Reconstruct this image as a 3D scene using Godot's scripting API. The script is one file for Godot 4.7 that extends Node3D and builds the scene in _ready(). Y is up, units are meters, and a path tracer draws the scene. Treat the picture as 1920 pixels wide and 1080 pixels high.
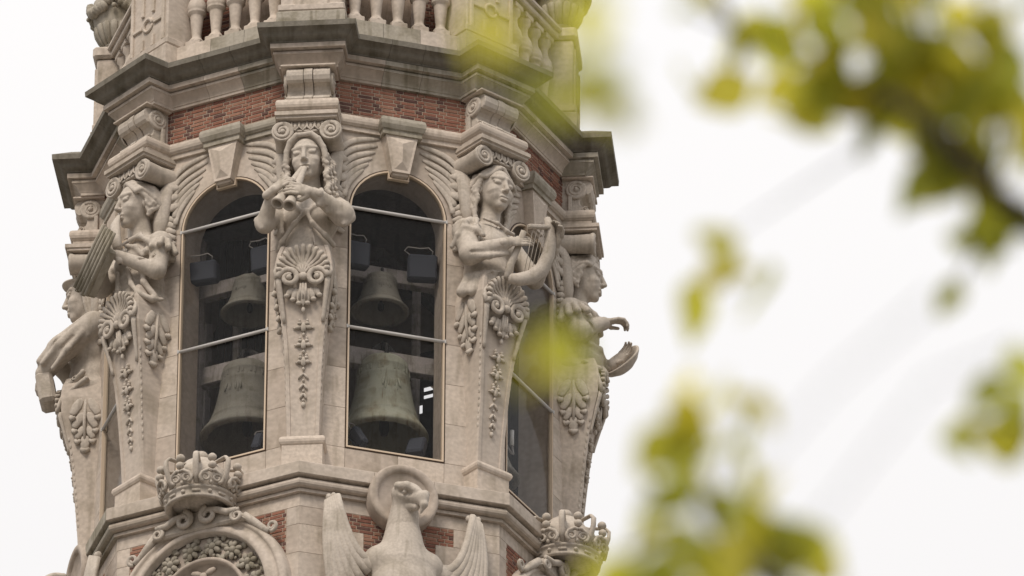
extends Node3D
# A stone bell tower seen from the street through a long lens, with the leaves of a near tree out of focus in front.

const DEL := -5.2          # the tower is turned a little from the viewer
const Y0 := 72.4           # height of the belfry's datum above the ground
const A := 3.189           # apothem of the belfry's octagon
const C22 := 0.92387953
const T22 := 0.41421356
const HW := 0.722          # half width of a window opening
const SILL := -4.494
const SPRING := -0.605

var rng := RandomNumberGenerator.new()
var M := {}
var tower: Node3D
var taken := {}


# ---------------------------------------------------------------- triangles
class Geo:
	var st := SurfaceTool.new()
	var xf := Transform3D.IDENTITY
	func _init() -> void:
		st.begin(Mesh.PRIMITIVE_TRIANGLES)
		st.set_smooth_group(-1)
	func smooth(on: bool) -> void:
		st.set_smooth_group(0 if on else -1)
	func tri(a: Vector3, b: Vector3, c: Vector3) -> void:  # a, b, c run anticlockwise seen from outside
		st.add_vertex(xf * a)
		st.add_vertex(xf * c)
		st.add_vertex(xf * b)
	func quad(a: Vector3, b: Vector3, c: Vector3, d: Vector3) -> void:
		tri(a, b, c)
		tri(a, c, d)
	func loft(levels: Array, closed := false) -> void:  # levels from the bottom up, points from left to right seen from outside
		for i in levels.size() - 1:
			var p: PackedVector3Array = levels[i]
			var q: PackedVector3Array = levels[i + 1]
			var n := p.size()
			for j in (n if closed else n - 1):
				var e := (j + 1) % n
				quad(p[j], p[e], q[e], q[j])
	func box(c: Vector3, s: Vector3, bv := 0.0, bs := Basis.IDENTITY) -> void:
		var h := s * 0.5
		for ax in 3:
			for sg in [-1.0, 1.0]:
				var u := Vector3.ZERO
				var v := Vector3.ZERO
				var w := Vector3.ZERO
				w[ax] = sg * h[ax]
				u[(ax + 1) % 3] = (h[(ax + 1) % 3] - bv) * sg
				v[(ax + 2) % 3] = h[(ax + 2) % 3] - bv
				quad(c + bs * (w - u - v), c + bs * (w + u - v), c + bs * (w + u + v), c + bs * (w - u + v))
		if bv > 0.0:
			for ax in 3:
				var b := (ax + 1) % 3
				var d := (ax + 2) % 3
				for sb in [-1.0, 1.0]:
					for sd in [-1.0, 1.0]:
						var e := Vector3.ZERO
						e[ax] = h[ax] - bv
						var p := Vector3.ZERO
						p[b] = sb * h[b]
						p[d] = sd * (h[d] - bv)
						var q := Vector3.ZERO
						q[b] = sb * (h[b] - bv)
						q[d] = sd * h[d]
						if sb * sd > 0:
							quad(c + bs * (p - e), c + bs * (q - e), c + bs * (q + e), c + bs * (p + e))
						else:
							quad(c + bs * (q - e), c + bs * (p - e), c + bs * (p + e), c + bs * (q + e))
			for sx in [-1.0, 1.0]:
				for sy in [-1.0, 1.0]:
					for sz in [-1.0, 1.0]:
						var a := c + bs * Vector3(sx * h.x, sy * (h.y - bv), sz * (h.z - bv))
						var b2 := c + bs * Vector3(sx * (h.x - bv), sy * h.y, sz * (h.z - bv))
						var d2 := c + bs * Vector3(sx * (h.x - bv), sy * (h.y - bv), sz * h.z)
						if sx * sy * sz > 0:
							tri(a, b2, d2)
						else:
							tri(a, d2, b2)
	func tube(pts: Array, radii: Array, sides := 8, flat := 1.0, up := Vector3.ZERO) -> void:  # flat squeezes along up
		smooth(true)
		var n := pts.size()
		var rings := []
		var side := Vector3.ZERO
		for i in n:
			var t: Vector3 = (pts[mini(i + 1, n - 1)] - pts[maxi(i - 1, 0)]).normalized()
			var hint := up if up != Vector3.ZERO else side.cross(t)
			if hint == Vector3.ZERO or absf(hint.normalized().dot(t)) > 0.98:
				hint = Vector3.UP if absf(t.y) < 0.9 else Vector3.BACK
			side = t.cross(hint).normalized()
			var nrm := side.cross(t).normalized()
			var ring := PackedVector3Array()
			for j in sides:
				var a := TAU * j / sides
				ring.append(pts[i] + (side * cos(a) - nrm * sin(a) * flat) * float(radii[i]))
			rings.append(ring)
		loft(rings, true)
		for e in [0, n - 1]:
			var r: PackedVector3Array = rings[e]
			for j in sides:
				if e:
					tri(pts[e], r[j], r[(j + 1) % sides])
				else:
					tri(pts[e], r[(j + 1) % sides], r[j])
		smooth(false)
	func lathe(prof: Array, c: Vector3, bs := Basis.IDENTITY, n := 24, sm := true, a0 := 0.0, a1 := TAU) -> void:  # prof: Vector2(radius, height along bs.y), outside profile from the bottom up
		smooth(sm)
		var rings := []
		var full := a1 - a0 > TAU - 0.01
		for p in prof:
			var ring := PackedVector3Array()
			for j in (n if full else n + 1):
				var a := a0 + (a1 - a0) * j / n
				ring.append(c + bs * Vector3(sin(a) * p.x, p.y, cos(a) * p.x))
			rings.append(ring)
		loft(rings, full)
		smooth(false)
	func blob(c: Vector3, r: Vector3, bs := Basis.IDENTITY, n := 8, m := 5) -> void:
		smooth(true)
		var rings := []
		for i in range(0, m + 1):
			var a := PI * i / m - PI / 2
			var ring := PackedVector3Array()
			for j in n:
				var b := TAU * j / n
				ring.append(c + bs * (r * Vector3(sin(b) * cos(a), sin(a), cos(b) * cos(a))))
			rings.append(ring)
		loft(rings, true)
		smooth(false)
	func leaf(a: Vector3, b: Vector3, w: float, th: float, out: Vector3) -> void:  # a carved leaf from a to b
		var y := (b - a).normalized()
		var z := (out - y * out.dot(y)).normalized()
		blob((a + b) * 0.5, Vector3(w, a.distance_to(b) * 0.5, th), Basis(y.cross(z), y, z), 8, 4)
	func prism(poly: PackedVector2Array, z0: float, z1: float, bv := 0.0) -> void:  # poly runs anticlockwise seen from +z
		var idx := Geometry2D.triangulate_polygon(poly)
		var n := poly.size()
		var top := poly
		if bv > 0.0:
			top = PackedVector2Array()
			for i in n:
				var a := (poly[i] - poly[(i + n - 1) % n]).normalized()
				var b := (poly[(i + 1) % n] - poly[i]).normalized()
				var m := Vector2(-a.y - b.y, a.x + b.x)
				m = m.normalized() / maxf(0.5, sqrt((1.0 + a.dot(b)) * 0.5))
				top.append(poly[i] + m * bv)
		for i in range(0, idx.size(), 3):
			var p := [top[idx[i]], top[idx[i + 1]], top[idx[i + 2]]]
			if (p[1] - p[0]).cross(p[2] - p[0]) < 0:
				p = [p[0], p[2], p[1]]
			tri(Vector3(p[0].x, p[0].y, z1), Vector3(p[1].x, p[1].y, z1), Vector3(p[2].x, p[2].y, z1))
			p = [poly[idx[i]], poly[idx[i + 1]], poly[idx[i + 2]]]
			if (p[1] - p[0]).cross(p[2] - p[0]) > 0:
				p = [p[0], p[2], p[1]]
			tri(Vector3(p[0].x, p[0].y, z0), Vector3(p[1].x, p[1].y, z0), Vector3(p[2].x, p[2].y, z0))
		for i in n:
			var e := (i + 1) % n
			var z2 := z1 - bv
			quad(Vector3(poly[i].x, poly[i].y, z0), Vector3(poly[e].x, poly[e].y, z0), Vector3(poly[e].x, poly[e].y, z2), Vector3(poly[i].x, poly[i].y, z2))
			if bv > 0.0:
				quad(Vector3(poly[i].x, poly[i].y, z2), Vector3(poly[e].x, poly[e].y, z2), Vector3(top[e].x, top[e].y, z1), Vector3(top[i].x, top[i].y, z1))
	func ring(p: Array, q: Array, z0: float, z1: float) -> void:  # a frame between two closed outlines, p outside
		var n := p.size()
		for i in n:
			var e := (i + 1) % n
			var a := Vector3(p[i].x, p[i].y, 0)
			var b := Vector3(p[e].x, p[e].y, 0)
			var c := Vector3(q[e].x, q[e].y, 0)
			var d := Vector3(q[i].x, q[i].y, 0)
			var o := Vector3(0, 0, z1)
			var u := Vector3(0, 0, z0)
			quad(a + o, b + o, c + o, d + o)
			quad(d + o, c + o, c + u, d + u)
			quad(a + u, b + u, b + o, a + o)
	func mesh() -> ArrayMesh:
		st.generate_normals()
		return st.commit()


# ---------------------------------------------------------------- carving: a distance field on a grid, meshed as surface nets
class Carve:
	var o: Vector3
	var c: float
	var nx: int
	var ny: int
	var nz: int
	var f := PackedFloat32Array()
	func _init(lo: Vector3, hi: Vector3, cell: float) -> void:
		o = lo
		c = cell
		nx = ceili((hi.x - lo.x) / cell) + 1
		ny = ceili((hi.y - lo.y) / cell) + 1
		nz = ceili((hi.z - lo.z) / cell) + 1
		f.resize(nx * ny * nz)
		f.fill(100.0)
	func cap(a: Vector3, b: Vector3, ra: float, rb: float, k := 0.03, cut := false) -> void:
		var pad := maxf(ra, rb) + k + 2.5 * c
		var lo := (a.min(b) - Vector3.ONE * pad - o) / c
		var hi := (a.max(b) + Vector3.ONE * pad - o) / c
		var x0 := maxi(0, int(lo.x))
		var x1 := mini(nx, int(hi.x) + 1)
		var bx := b.x - a.x
		var by := b.y - a.y
		var bz := b.z - a.z
		var inv := 1.0 / maxf(bx * bx + by * by + bz * bz, 1e-9)
		var dr := rb - ra
		for z in range(maxi(0, int(lo.z)), mini(nz, int(hi.z) + 1)):
			var pz := o.z + z * c - a.z
			for y in range(maxi(0, int(lo.y)), mini(ny, int(hi.y) + 1)):
				var py := o.y + y * c - a.y
				var i := (z * ny + y) * nx + x0
				var part := py * by + pz * bz
				var px := o.x + x0 * c - a.x
				for x in range(x0, x1):
					var t := clampf((px * bx + part) * inv, 0.0, 1.0)
					var ex := px - bx * t
					var ey := py - by * t
					var ez := pz - bz * t
					var d := sqrt(ex * ex + ey * ey + ez * ez) - ra - dr * t
					var g := f[i]
					if cut:
						d = -d
						var h := k - absf(g - d)
						f[i] = maxf(g, d) + (h * h / (4.0 * k) if h > 0.0 else 0.0)
					else:
						var h := k - absf(g - d)
						f[i] = minf(g, d) - (h * h / (4.0 * k) if h > 0.0 else 0.0)
					i += 1
					px += c
	func ell(ce: Vector3, r: Vector3, bs := Basis.IDENTITY, k := 0.03, cut := false) -> void:
		var m := maxf(r.x, maxf(r.y, r.z)) + k + 2.5 * c
		var lo := (ce - Vector3.ONE * m - o) / c
		var hi := (ce + Vector3.ONE * m - o) / c
		var x0 := maxi(0, int(lo.x))
		var x1 := mini(nx, int(hi.x) + 1)
		var inv := bs.inverse()
		var ir := Vector3.ONE / r
		for z in range(maxi(0, int(lo.z)), mini(nz, int(hi.z) + 1)):
			for y in range(maxi(0, int(lo.y)), mini(ny, int(hi.y) + 1)):
				var i := (z * ny + y) * nx + x0
				for x in range(x0, x1):
					var q := inv * (o + Vector3(x, y, z) * c - ce) * ir
					var k0 := q.length()
					var k1 := (q * ir).length()
					var d := k0 * (k0 - 1.0) / maxf(k1, 1e-6)
					var g := f[i]
					if cut:
						d = -d
						var h := k - absf(g - d)
						f[i] = maxf(g, d) + (h * h / (4.0 * k) if h > 0.0 else 0.0)
					else:
						var h := k - absf(g - d)
						f[i] = minf(g, d) - (h * h / (4.0 * k) if h > 0.0 else 0.0)
					i += 1
	func chain(pts: Array, ra: float, rb: float, k := 0.015) -> void:
		for i in pts.size() - 1:
			cap(pts[i], pts[i + 1], lerpf(ra, rb, float(i) / (pts.size() - 1)), lerpf(ra, rb, float(i + 1) / (pts.size() - 1)), k)
	func nets(V: PackedVector3Array, N: PackedVector3Array, I: PackedInt32Array) -> void:
		var at := PackedInt32Array()
		at.resize(f.size())
		at.fill(-1)
		var sxy := nx * ny
		var off := [0, 1, nx, nx + 1, sxy, sxy + 1, sxy + nx, sxy + nx + 1]
		var ea := [0, 2, 4, 6, 0, 1, 4, 5, 0, 1, 2, 3]
		var eb := [1, 3, 5, 7, 2, 3, 6, 7, 4, 5, 6, 7]
		var far := 2.0 * c
		var g := PackedFloat32Array()
		g.resize(8)
		var cells := PackedInt32Array()
		for z in nz - 1:
			for y in ny - 1:
				var i := (z * ny + y) * nx - 1
				for x in nx - 1:
					i += 1
					if absf(f[i]) > far:
						continue
					var mask := 0
					for e in 8:
						g[e] = f[i + off[e]]
						if g[e] < 0.0:
							mask |= 1 << e
					if mask == 0 or mask == 255:
						continue
					var p := Vector3.ZERO
					var n := 0
					for e in 12:
						var va := g[ea[e]]
						var vb := g[eb[e]]
						if (va < 0.0) != (vb < 0.0):
							var t := va / (va - vb)
							var ia: int = ea[e]
							var ib: int = eb[e]
							p += Vector3(ia & 1, (ia >> 1) & 1, ia >> 2).lerp(Vector3(ib & 1, (ib >> 1) & 1, ib >> 2), t)
							n += 1
					at[i] = V.size()
					cells.append(i)
					V.append(o + (Vector3(x, y, z) + p / n) * c)
					N.append(Vector3(g[1] + g[3] + g[5] + g[7] - g[0] - g[2] - g[4] - g[6], g[2] + g[3] + g[6] + g[7] - g[0] - g[1] - g[4] - g[5], g[4] + g[5] + g[6] + g[7] - g[0] - g[1] - g[2] - g[3]).normalized())
		var st := [1, nx, sxy]
		for i in cells:
			var inside := f[i] < 0.0
			for ax in 3:
				if (f[i + st[ax]] < 0.0) == inside:
					continue
				var s1: int = st[(ax + 1) % 3]
				var s2: int = st[(ax + 2) % 3]
				if i < s1 + s2:
					continue
				var a := at[i - s1 - s2]
				var b := at[i - s2]
				var d := at[i]
				var e := at[i - s1]
				if a < 0 or b < 0 or d < 0 or e < 0:
					continue
				if inside:
					I.append_array([a, d, b, a, e, d])
				else:
					I.append_array([a, b, d, a, d, e])


func carved(list: Array) -> ArrayMesh:
	var V := PackedVector3Array()
	var N := PackedVector3Array()
	var I := PackedInt32Array()
	for s in list:
		s.nets(V, N, I)
	var arr := []
	arr.resize(Mesh.ARRAY_MAX)
	arr[Mesh.ARRAY_VERTEX] = V
	arr[Mesh.ARRAY_NORMAL] = N
	arr[Mesh.ARRAY_INDEX] = I
	var m := ArrayMesh.new()
	m.add_surface_from_arrays(Mesh.PRIMITIVE_TRIANGLES, arr)
	return m


# ---------------------------------------------------------------- nodes
func put(called: String, mesh: Mesh, material: Material, parent: Node, xf := Transform3D.IDENTITY) -> MeshInstance3D:
	var o := MeshInstance3D.new()
	o.name = numbered(called, parent)
	o.mesh = mesh
	o.material_override = material
	o.transform = xf
	parent.add_child(o, true)
	return o


func numbered(called: String, parent: Node) -> String:
	var key := "%d/%s" % [parent.get_instance_id(), called]
	var n: int = taken.get(key, 0)
	taken[key] = n + 1
	return called if n == 0 else "%s_%03d" % [called, n]


func group(called: String, parent: Node, xf := Transform3D.IDENTITY) -> Node3D:
	var o := Node3D.new()
	o.name = numbered(called, parent)
	o.transform = xf
	parent.add_child(o, true)
	return o


func thing(called: String, label: String, category: String, xf := Transform3D.IDENTITY, many := "") -> Node3D:
	var o := group(called, self, xf)
	tag(o, label, category, many)
	return o


func tag(o: Node, label: String, category: String, many := "") -> void:
	o.set_meta("label", label)
	o.set_meta("category", category)
	if many != "":
		o.set_meta("group", many)


func vframe(k: float) -> Transform3D:  # corner k of the octagon: x to the right, z outwards, y = 0 at the belfry's datum
	return Transform3D(Basis(Vector3.UP, deg_to_rad(DEL + 45.0 * k)), Vector3(0, Y0, 0))


func fframe(k: float) -> Transform3D:  # face k, between the corners k and k + 1
	return Transform3D(Basis(Vector3.UP, deg_to_rad(DEL + 22.5 + 45.0 * k)), Vector3(0, Y0, 0))


# ---------------------------------------------------------------- materials
func noise_image(w: int, h: int, freq: float, oct: int, seed_: int) -> Image:
	var n := FastNoiseLite.new()
	n.seed = seed_
	n.noise_type = FastNoiseLite.TYPE_SIMPLEX_SMOOTH
	n.frequency = freq
	n.fractal_octaves = oct
	return n.get_seamless_image(w, h)


func mottled(dirt: Color, light: Color, how_dirty: float, seed_: int) -> ImageTexture:  # patches, grain and runs down the face
	var big := noise_image(512, 512, 0.008, 4, seed_)
	var fine := noise_image(512, 512, 0.09, 3, seed_ + 1)
	var runs := noise_image(512, 64, 0.03, 3, seed_ + 2)
	runs.resize(512, 512, Image.INTERPOLATE_CUBIC)
	var im := Image.create(512, 512, false, Image.FORMAT_RGB8)
	for y in 512:
		for x in 512:
			var b := big.get_pixel(x, y).r
			var r := runs.get_pixel(x, y).r
			var g := fine.get_pixel(x, y).r
			var d := clampf((smoothstep(0.5, 0.85, b) * 0.8 + smoothstep(0.58, 0.9, r) * 0.7) * how_dirty, 0.0, 1.0)
			var col := light.lerp(dirt, d)
			var v := 0.93 + (g - 0.5) * 0.16 + (b - 0.5) * 0.10
			im.set_pixel(x, y, Color(col.r * v, col.g * v, col.b * v))
	return ImageTexture.create_from_image(im)


func mat(called: String, lin: Vector3, rough: float, tex: Texture2D = null, scale := 0.25) -> StandardMaterial3D:
	var m := StandardMaterial3D.new()
	m.resource_name = called
	m.albedo_color = Color(lin.x, lin.y, lin.z).linear_to_srgb()
	m.roughness = rough
	m.metallic_specular = 0.3
	if tex:
		m.albedo_texture = tex
		m.uv1_triplanar = true
		m.uv1_world_triplanar = true
		m.uv1_scale = Vector3.ONE * scale
	M[called] = m
	return m


func make_materials() -> void:
	var stone_tex := mottled(Color(0.62, 0.61, 0.57), Color(1, 1, 1), 0.45, 11)
	var dirty_tex := mottled(Color(0.68, 0.67, 0.62), Color(1, 1, 1), 0.8, 21)
	var grain := noise_image(512, 512, 0.06, 4, 5)
	grain.bump_map_to_normal_map(3.0)
	var grain_tex := ImageTexture.create_from_image(grain)
	mat("stone", Vector3(0.63, 0.55, 0.475), 0.9, stone_tex)
	mat("stone_pale", Vector3(0.68, 0.59, 0.505), 0.9, stone_tex, 0.31)
	mat("stone_warm", Vector3(0.56, 0.48, 0.41), 0.9, stone_tex, 0.21)
	mat("carved", Vector3(0.60, 0.535, 0.465), 0.9, stone_tex, 0.4)
	mat("weathered", Vector3(0.45, 0.41, 0.345), 0.92, dirty_tex, 0.35)
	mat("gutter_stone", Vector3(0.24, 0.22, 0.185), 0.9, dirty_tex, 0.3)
	for k in ["stone", "stone_pale", "stone_warm", "carved", "weathered", "gutter_stone"]:
		M[k].normal_enabled = true
		M[k].normal_texture = grain_tex
		M[k].normal_scale = 0.15
	mat("mortar", Vector3(0.46, 0.365, 0.29), 0.95, stone_tex, 0.8)
	var br := [Vector3(0.36, 0.17, 0.12), Vector3(0.32, 0.15, 0.108), Vector3(0.39, 0.21, 0.15), Vector3(0.26, 0.125, 0.095), Vector3(0.16, 0.09, 0.078), Vector3(0.36, 0.20, 0.145)]
	for i in br.size():
		mat("brick%d" % i, br[i], 0.9, stone_tex, 1.7)
	mat("frame", Vector3(0.60, 0.49, 0.375), 0.5)
	mat("gasket", Vector3(0.06, 0.038, 0.025), 0.6)
	mat("steel_bar", Vector3(0.50, 0.49, 0.48), 0.45)
	var gl := mat("glass", Vector3(0.02, 0.02, 0.02), 0.06)
	gl.albedo_color.a = 0.12
	gl.transparency = BaseMaterial3D.TRANSPARENCY_ALPHA
	gl.metallic_specular = 0.2
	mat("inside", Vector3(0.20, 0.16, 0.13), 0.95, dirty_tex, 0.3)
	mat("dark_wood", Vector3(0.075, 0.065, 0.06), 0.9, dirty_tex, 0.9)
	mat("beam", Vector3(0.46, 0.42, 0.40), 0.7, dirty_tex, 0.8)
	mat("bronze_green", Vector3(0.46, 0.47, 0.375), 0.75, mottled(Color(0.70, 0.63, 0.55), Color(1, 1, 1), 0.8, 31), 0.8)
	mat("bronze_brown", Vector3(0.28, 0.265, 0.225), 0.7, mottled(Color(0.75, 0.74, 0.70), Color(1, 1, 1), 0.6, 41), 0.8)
	mat("blue_grey", Vector3(0.055, 0.06, 0.075), 0.5)
	mat("wire", Vector3(0.33, 0.31, 0.29), 0.5)
	mat("white_paint", Vector3(0.78, 0.78, 0.76), 0.5)
	mat("teal", Vector3(0.10, 0.30, 0.30), 0.6)
	mat("black_metal", Vector3(0.03, 0.028, 0.026), 0.6)
	mat("ground", Vector3(0.22, 0.205, 0.185), 0.95, stone_tex, 0.05)
	mat("bark", Vector3(0.055, 0.042, 0.032), 0.95, dirty_tex, 3.0)
	var lf := [Vector3(0.24, 0.25, 0.03), Vector3(0.30, 0.29, 0.04), Vector3(0.17, 0.18, 0.03), Vector3(0.34, 0.31, 0.045)]
	for i in lf.size():
		var l := mat("leaf%d" % i, lf[i], 0.8)
		l.backlight_enabled = true
		l.backlight = Color(lf[i].x * 3.1, lf[i].y * 3.0, lf[i].z * 2.6).linear_to_srgb()
		l.cull_mode = BaseMaterial3D.CULL_DISABLED


# ---------------------------------------------------------------- the octagon's courses
# A level is [offset from the wall, front of the break at the corner, half width of the break, height]; without a break the front is 0.
func half_len(l: Array) -> float:
	var full: float = (A + l[0]) * T22
	return full - float(l[2]) / C22 if float(l[1]) > 0.0 else full


func course_pieces(levels: Array, n: int, gap := 0.0025) -> Array:  # the blocks of one face, then the block of one corner
	var out := []
	var inner := 100.0
	for l in levels:
		inner = minf(inner, half_len(l))
	for j in n:
		var g := Geo.new()
		var rows := []
		var xa := -inner + 2.0 * inner * j / n + gap
		var xb := -inner + 2.0 * inner * (j + 1) / n - gap
		for l in levels:
			var le := half_len(l)
			rows.append(PackedVector3Array([Vector3(-le if j == 0 else xa, l[3], A + l[0]), Vector3(le if j == n - 1 else xb, l[3], A + l[0])]))
		g.loft(rows)
		var poly := PackedVector2Array()
		for l in levels:
			poly.append(Vector2(l[0], l[3]))
		poly.append(Vector2(-0.1, levels[-1][3]))
		poly.append(Vector2(-0.1, levels[0][3]))
		var idx := Geometry2D.triangulate_polygon(poly)
		for e in [0, 1]:
			if (e == 0 and j == 0) or (e == 1 and j == n - 1):
				continue
			var x := xa if e == 0 else xb
			for i in range(0, idx.size(), 3):
				var p := poly[idx[i]]
				var q := poly[idx[i + 1]]
				var r := poly[idx[i + 2]]
				if ((q - p).cross(r - p) > 0) != (e == 1):
					var s := q
					q = r
					r = s
				g.tri(Vector3(x, p.y, A + p.x), Vector3(x, r.y, A + r.x), Vector3(x, q.y, A + q.x))
		out.append(g.mesh())
	if float(levels[levels.size() / 2][1]) > 0.0:
		var g := Geo.new()
		var rows := []
		for l in levels:
			var zi: float = (A + l[0]) / C22 - l[2] * T22
			rows.append(PackedVector3Array([Vector3(-l[2], l[3], zi), Vector3(-l[2], l[3], l[1]), Vector3(l[2], l[3], l[1]), Vector3(l[2], l[3], zi)]))
		g.loft(rows)
		out.append(g.mesh())
	return out


func course(called: String, piece: String, levels: Array, n: int, mats: Array, cover: Mesh = null) -> Node3D:
	var part := group(called, tower)
	var ms := course_pieces(levels, n)
	for k in 8:
		for j in n:
			put(piece, ms[j], M[mats[rng.randi() % mats.size()]], part, fframe(k))
		if ms.size() > n:
			put(piece, ms[n], M[mats[rng.randi() % mats.size()]], part, vframe(k))
	return part


func octagon(a: float, y0: float, y1: float, a2 := -1.0) -> ArrayMesh:  # closed drum
	var g := Geo.new()
	var b := a if a2 < 0 else a2
	var lo := PackedVector3Array()
	var hi := PackedVector3Array()
	for k in 8:
		var s := deg_to_rad(DEL + 45.0 * k)
		lo.append(Vector3(sin(s) * a / C22, y0, cos(s) * a / C22))
		hi.append(Vector3(sin(s) * b / C22, y1, cos(s) * b / C22))
	g.loft([lo, hi], true)
	for k in 8:
		g.tri(Vector3(0, y1, 0), hi[k], hi[(k + 1) % 8])
		g.tri(Vector3(0, y0, 0), lo[(k + 1) % 8], lo[k])
	return g.mesh()


func opening(e: float, n := 20) -> Array:  # outline of a window, e inside the jambs, anticlockwise seen from outside
	var w := HW - e
	var p := [Vector2(-w, SILL + e), Vector2(w, SILL + e)]
	for i in n + 1:
		var a := PI * i / n
		p.append(Vector2(cos(a) * w, SPRING + sin(a) * w))
	return p


func wall_core() -> ArrayMesh:
	var g := Geo.new()
	for side in 2:
		var z := A - 0.018 if side == 0 else A - 0.55
		var ws := z * T22
		var rects := [[-ws, -5.1, -HW, 1.47], [HW, -5.1, ws, 1.47], [-HW, -5.1, HW, SILL]]
		for r in rects:
			var q := [Vector3(r[0], r[1], z), Vector3(r[2], r[1], z), Vector3(r[2], r[3], z), Vector3(r[0], r[3], z)]
			if side:
				q.reverse()
			g.quad(q[0], q[1], q[2], q[3])
		for i in 20:
			var a := PI * i / 20
			var b := PI * (i + 1) / 20
			var p := Vector2(cos(a), sin(a)) * HW + Vector2(0, SPRING)
			var q := Vector2(cos(b), sin(b)) * HW + Vector2(0, SPRING)
			if side == 0:
				g.quad(Vector3(p.x, p.y, z), Vector3(p.x, 1.47, z), Vector3(q.x, 1.47, z), Vector3(q.x, q.y, z))
			else:
				g.quad(Vector3(q.x, q.y, z), Vector3(q.x, 1.47, z), Vector3(p.x, 1.47, z), Vector3(p.x, p.y, z))
	var o := opening(0.0)
	var n := o.size()
	for i in n:
		var e := (i + 1) % n
		g.quad(Vector3(o[e].x, o[e].y, A - 0.018), Vector3(o[i].x, o[i].y, A - 0.018), Vector3(o[i].x, o[i].y, A - 0.55), Vector3(o[e].x, o[e].y, A - 0.55))
	return g.mesh()


func stone_slab(poly: PackedVector2Array, z1 := A, th := 0.05, bv := 0.003) -> ArrayMesh:
	var g := Geo.new()
	g.prism(poly, z1 - th, z1, bv)
	return g.mesh()


func rect(x0: float, y0: float, x1: float, y1: float, gap := 0.0018) -> PackedVector2Array:
	return PackedVector2Array([Vector2(x0 + gap, y0 + gap), Vector2(x1 - gap, y0 + gap), Vector2(x1 - gap, y1 - gap), Vector2(x0 + gap, y1 - gap)])


func build_walls() -> void:
	var core := wall_core()
	var ws := A * T22
	var slabs := []
	var hs := [-5.02, SILL, -3.86, -3.22, -2.58, -1.94, -1.28, SPRING]
	for s in [-1.0, 1.0]:
		for i in hs.size() - 1:
			var a: float = HW if s > 0 else -ws
			var b: float = ws if s > 0 else -HW
			slabs.append(stone_slab(rect(a, hs[i], b, hs[i + 1])))
		var p := PackedVector2Array()  # spandrel
		p.append(Vector2(s * ws, SPRING + 0.003))
		p.append(Vector2(s * ws, 0.64))
		p.append(Vector2(s * 0.13, 0.64))
		for i in range(11, -1, -1):
			var an := lerpf(0.0, acos(0.13 / HW), i / 11.0)
			p.append(Vector2(s * cos(an) * HW, SPRING + 0.003 + sin(an) * HW))
		if s < 0:
			p.reverse()
		if Geometry2D.is_polygon_clockwise(p):
			p.reverse()
		slabs.append(stone_slab(p))
	slabs.append(stone_slab(rect(-HW, -5.02, 0.05, SILL - 0.004)))
	slabs.append(stone_slab(rect(0.05, -5.02, HW, SILL - 0.004)))
	var tones := ["stone", "stone_pale", "stone_warm", "stone"]
	for k in 8:
		var w := put("belfry_wall", core, M.stone_warm, tower, fframe(k))
		if k in [0, 1, 6, 7]:
			for m in slabs:
				put("stone_block", m, M[tones[rng.randi() % 4]], w)
	# closed inside: floor and ceiling
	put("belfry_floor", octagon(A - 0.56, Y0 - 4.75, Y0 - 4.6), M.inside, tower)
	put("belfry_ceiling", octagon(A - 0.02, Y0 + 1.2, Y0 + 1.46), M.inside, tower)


func build_windows() -> void:
	var fr := Geo.new()
	fr.ring(opening(0.012), opening(0.036), A - 0.05, A + 0.014)
	var frame := fr.mesh()
	var ga := Geo.new()
	ga.ring(opening(-0.006), opening(0.012), A - 0.05, A + 0.006)
	var gasket := ga.mesh()
	var gp := Geo.new()
	gp.prism(PackedVector2Array(opening(0.03)), A - 0.034, A - 0.026)
	var pane := gp.mesh()
	var bars := []
	for h in [SPRING + 0.007, -2.546]:
		var b := Geo.new()
		b.tube([Vector3(-HW, h, A + 0.0), Vector3(HW, h, A + 0.0)], [0.026, 0.026], 10)
		for s in [-1.0, 1.0]:
			b.box(Vector3(s * (HW - 0.005), h, A + 0.012), Vector3(0.03, 0.06, 0.03), 0.006)
		bars.append(b.mesh())
	var jog := Geo.new()  # the frame steps round the foot of the keystone
	for r in [[-0.155, -0.02, -0.13, 0.10], [0.13, -0.02, 0.155, 0.10], [-0.155, -0.045, 0.155, -0.02]]:
		jog.box(Vector3((r[0] + r[2]) / 2, (r[1] + r[3]) / 2, A + 0.0), Vector3(r[2] - r[0], r[3] - r[1], 0.06), 0.004)
	var jog_mesh := jog.mesh()
	for k in [0, 1, 6, 7]:
		var w := put("window", frame, M.frame, tower, fframe(k))
		put("gasket", gasket, M.gasket, w)
		put("glass", pane, M.glass, w)
		put("frame_step", jog_mesh, M.frame, w)
		for b in bars:
			put("crossbar", b, M.steel_bar, w)
	# the windows at the back are boarded, with a few chinks
	var boards := []
	for i in 9:
		var p := rect(-HW - 0.04 + i * 0.169, SILL - 0.02, -HW - 0.04 + (i + 1) * 0.169, SPRING, 0.0)
		boards.append(p)
	for k in [2, 3, 4, 5]:
		var w := group("boarded_window", tower, fframe(k))
		for i in 9:
			var x0 := -HW - 0.05 + i * 0.1705
			var x1 := x0 + 0.1705
			var tops := [[SILL - 0.02, SPRING + 0.8]]
			if k == 3 and i in [3, 4]:
				tops = [[SILL - 0.02, -0.59], [-0.51, -0.47], [-0.38, SPRING + 0.8]] if i == 3 else [[SILL - 0.02, -0.82], [-0.66, SPRING + 0.8]]
			for t in tops:
				var g := Geo.new()
				g.box(Vector3((x0 + x1) / 2, (t[0] + t[1]) / 2, A - 0.6), Vector3(0.1705, t[1] - t[0], 0.04))
				put("board", g.mesh(), M.dark_wood, w)


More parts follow.
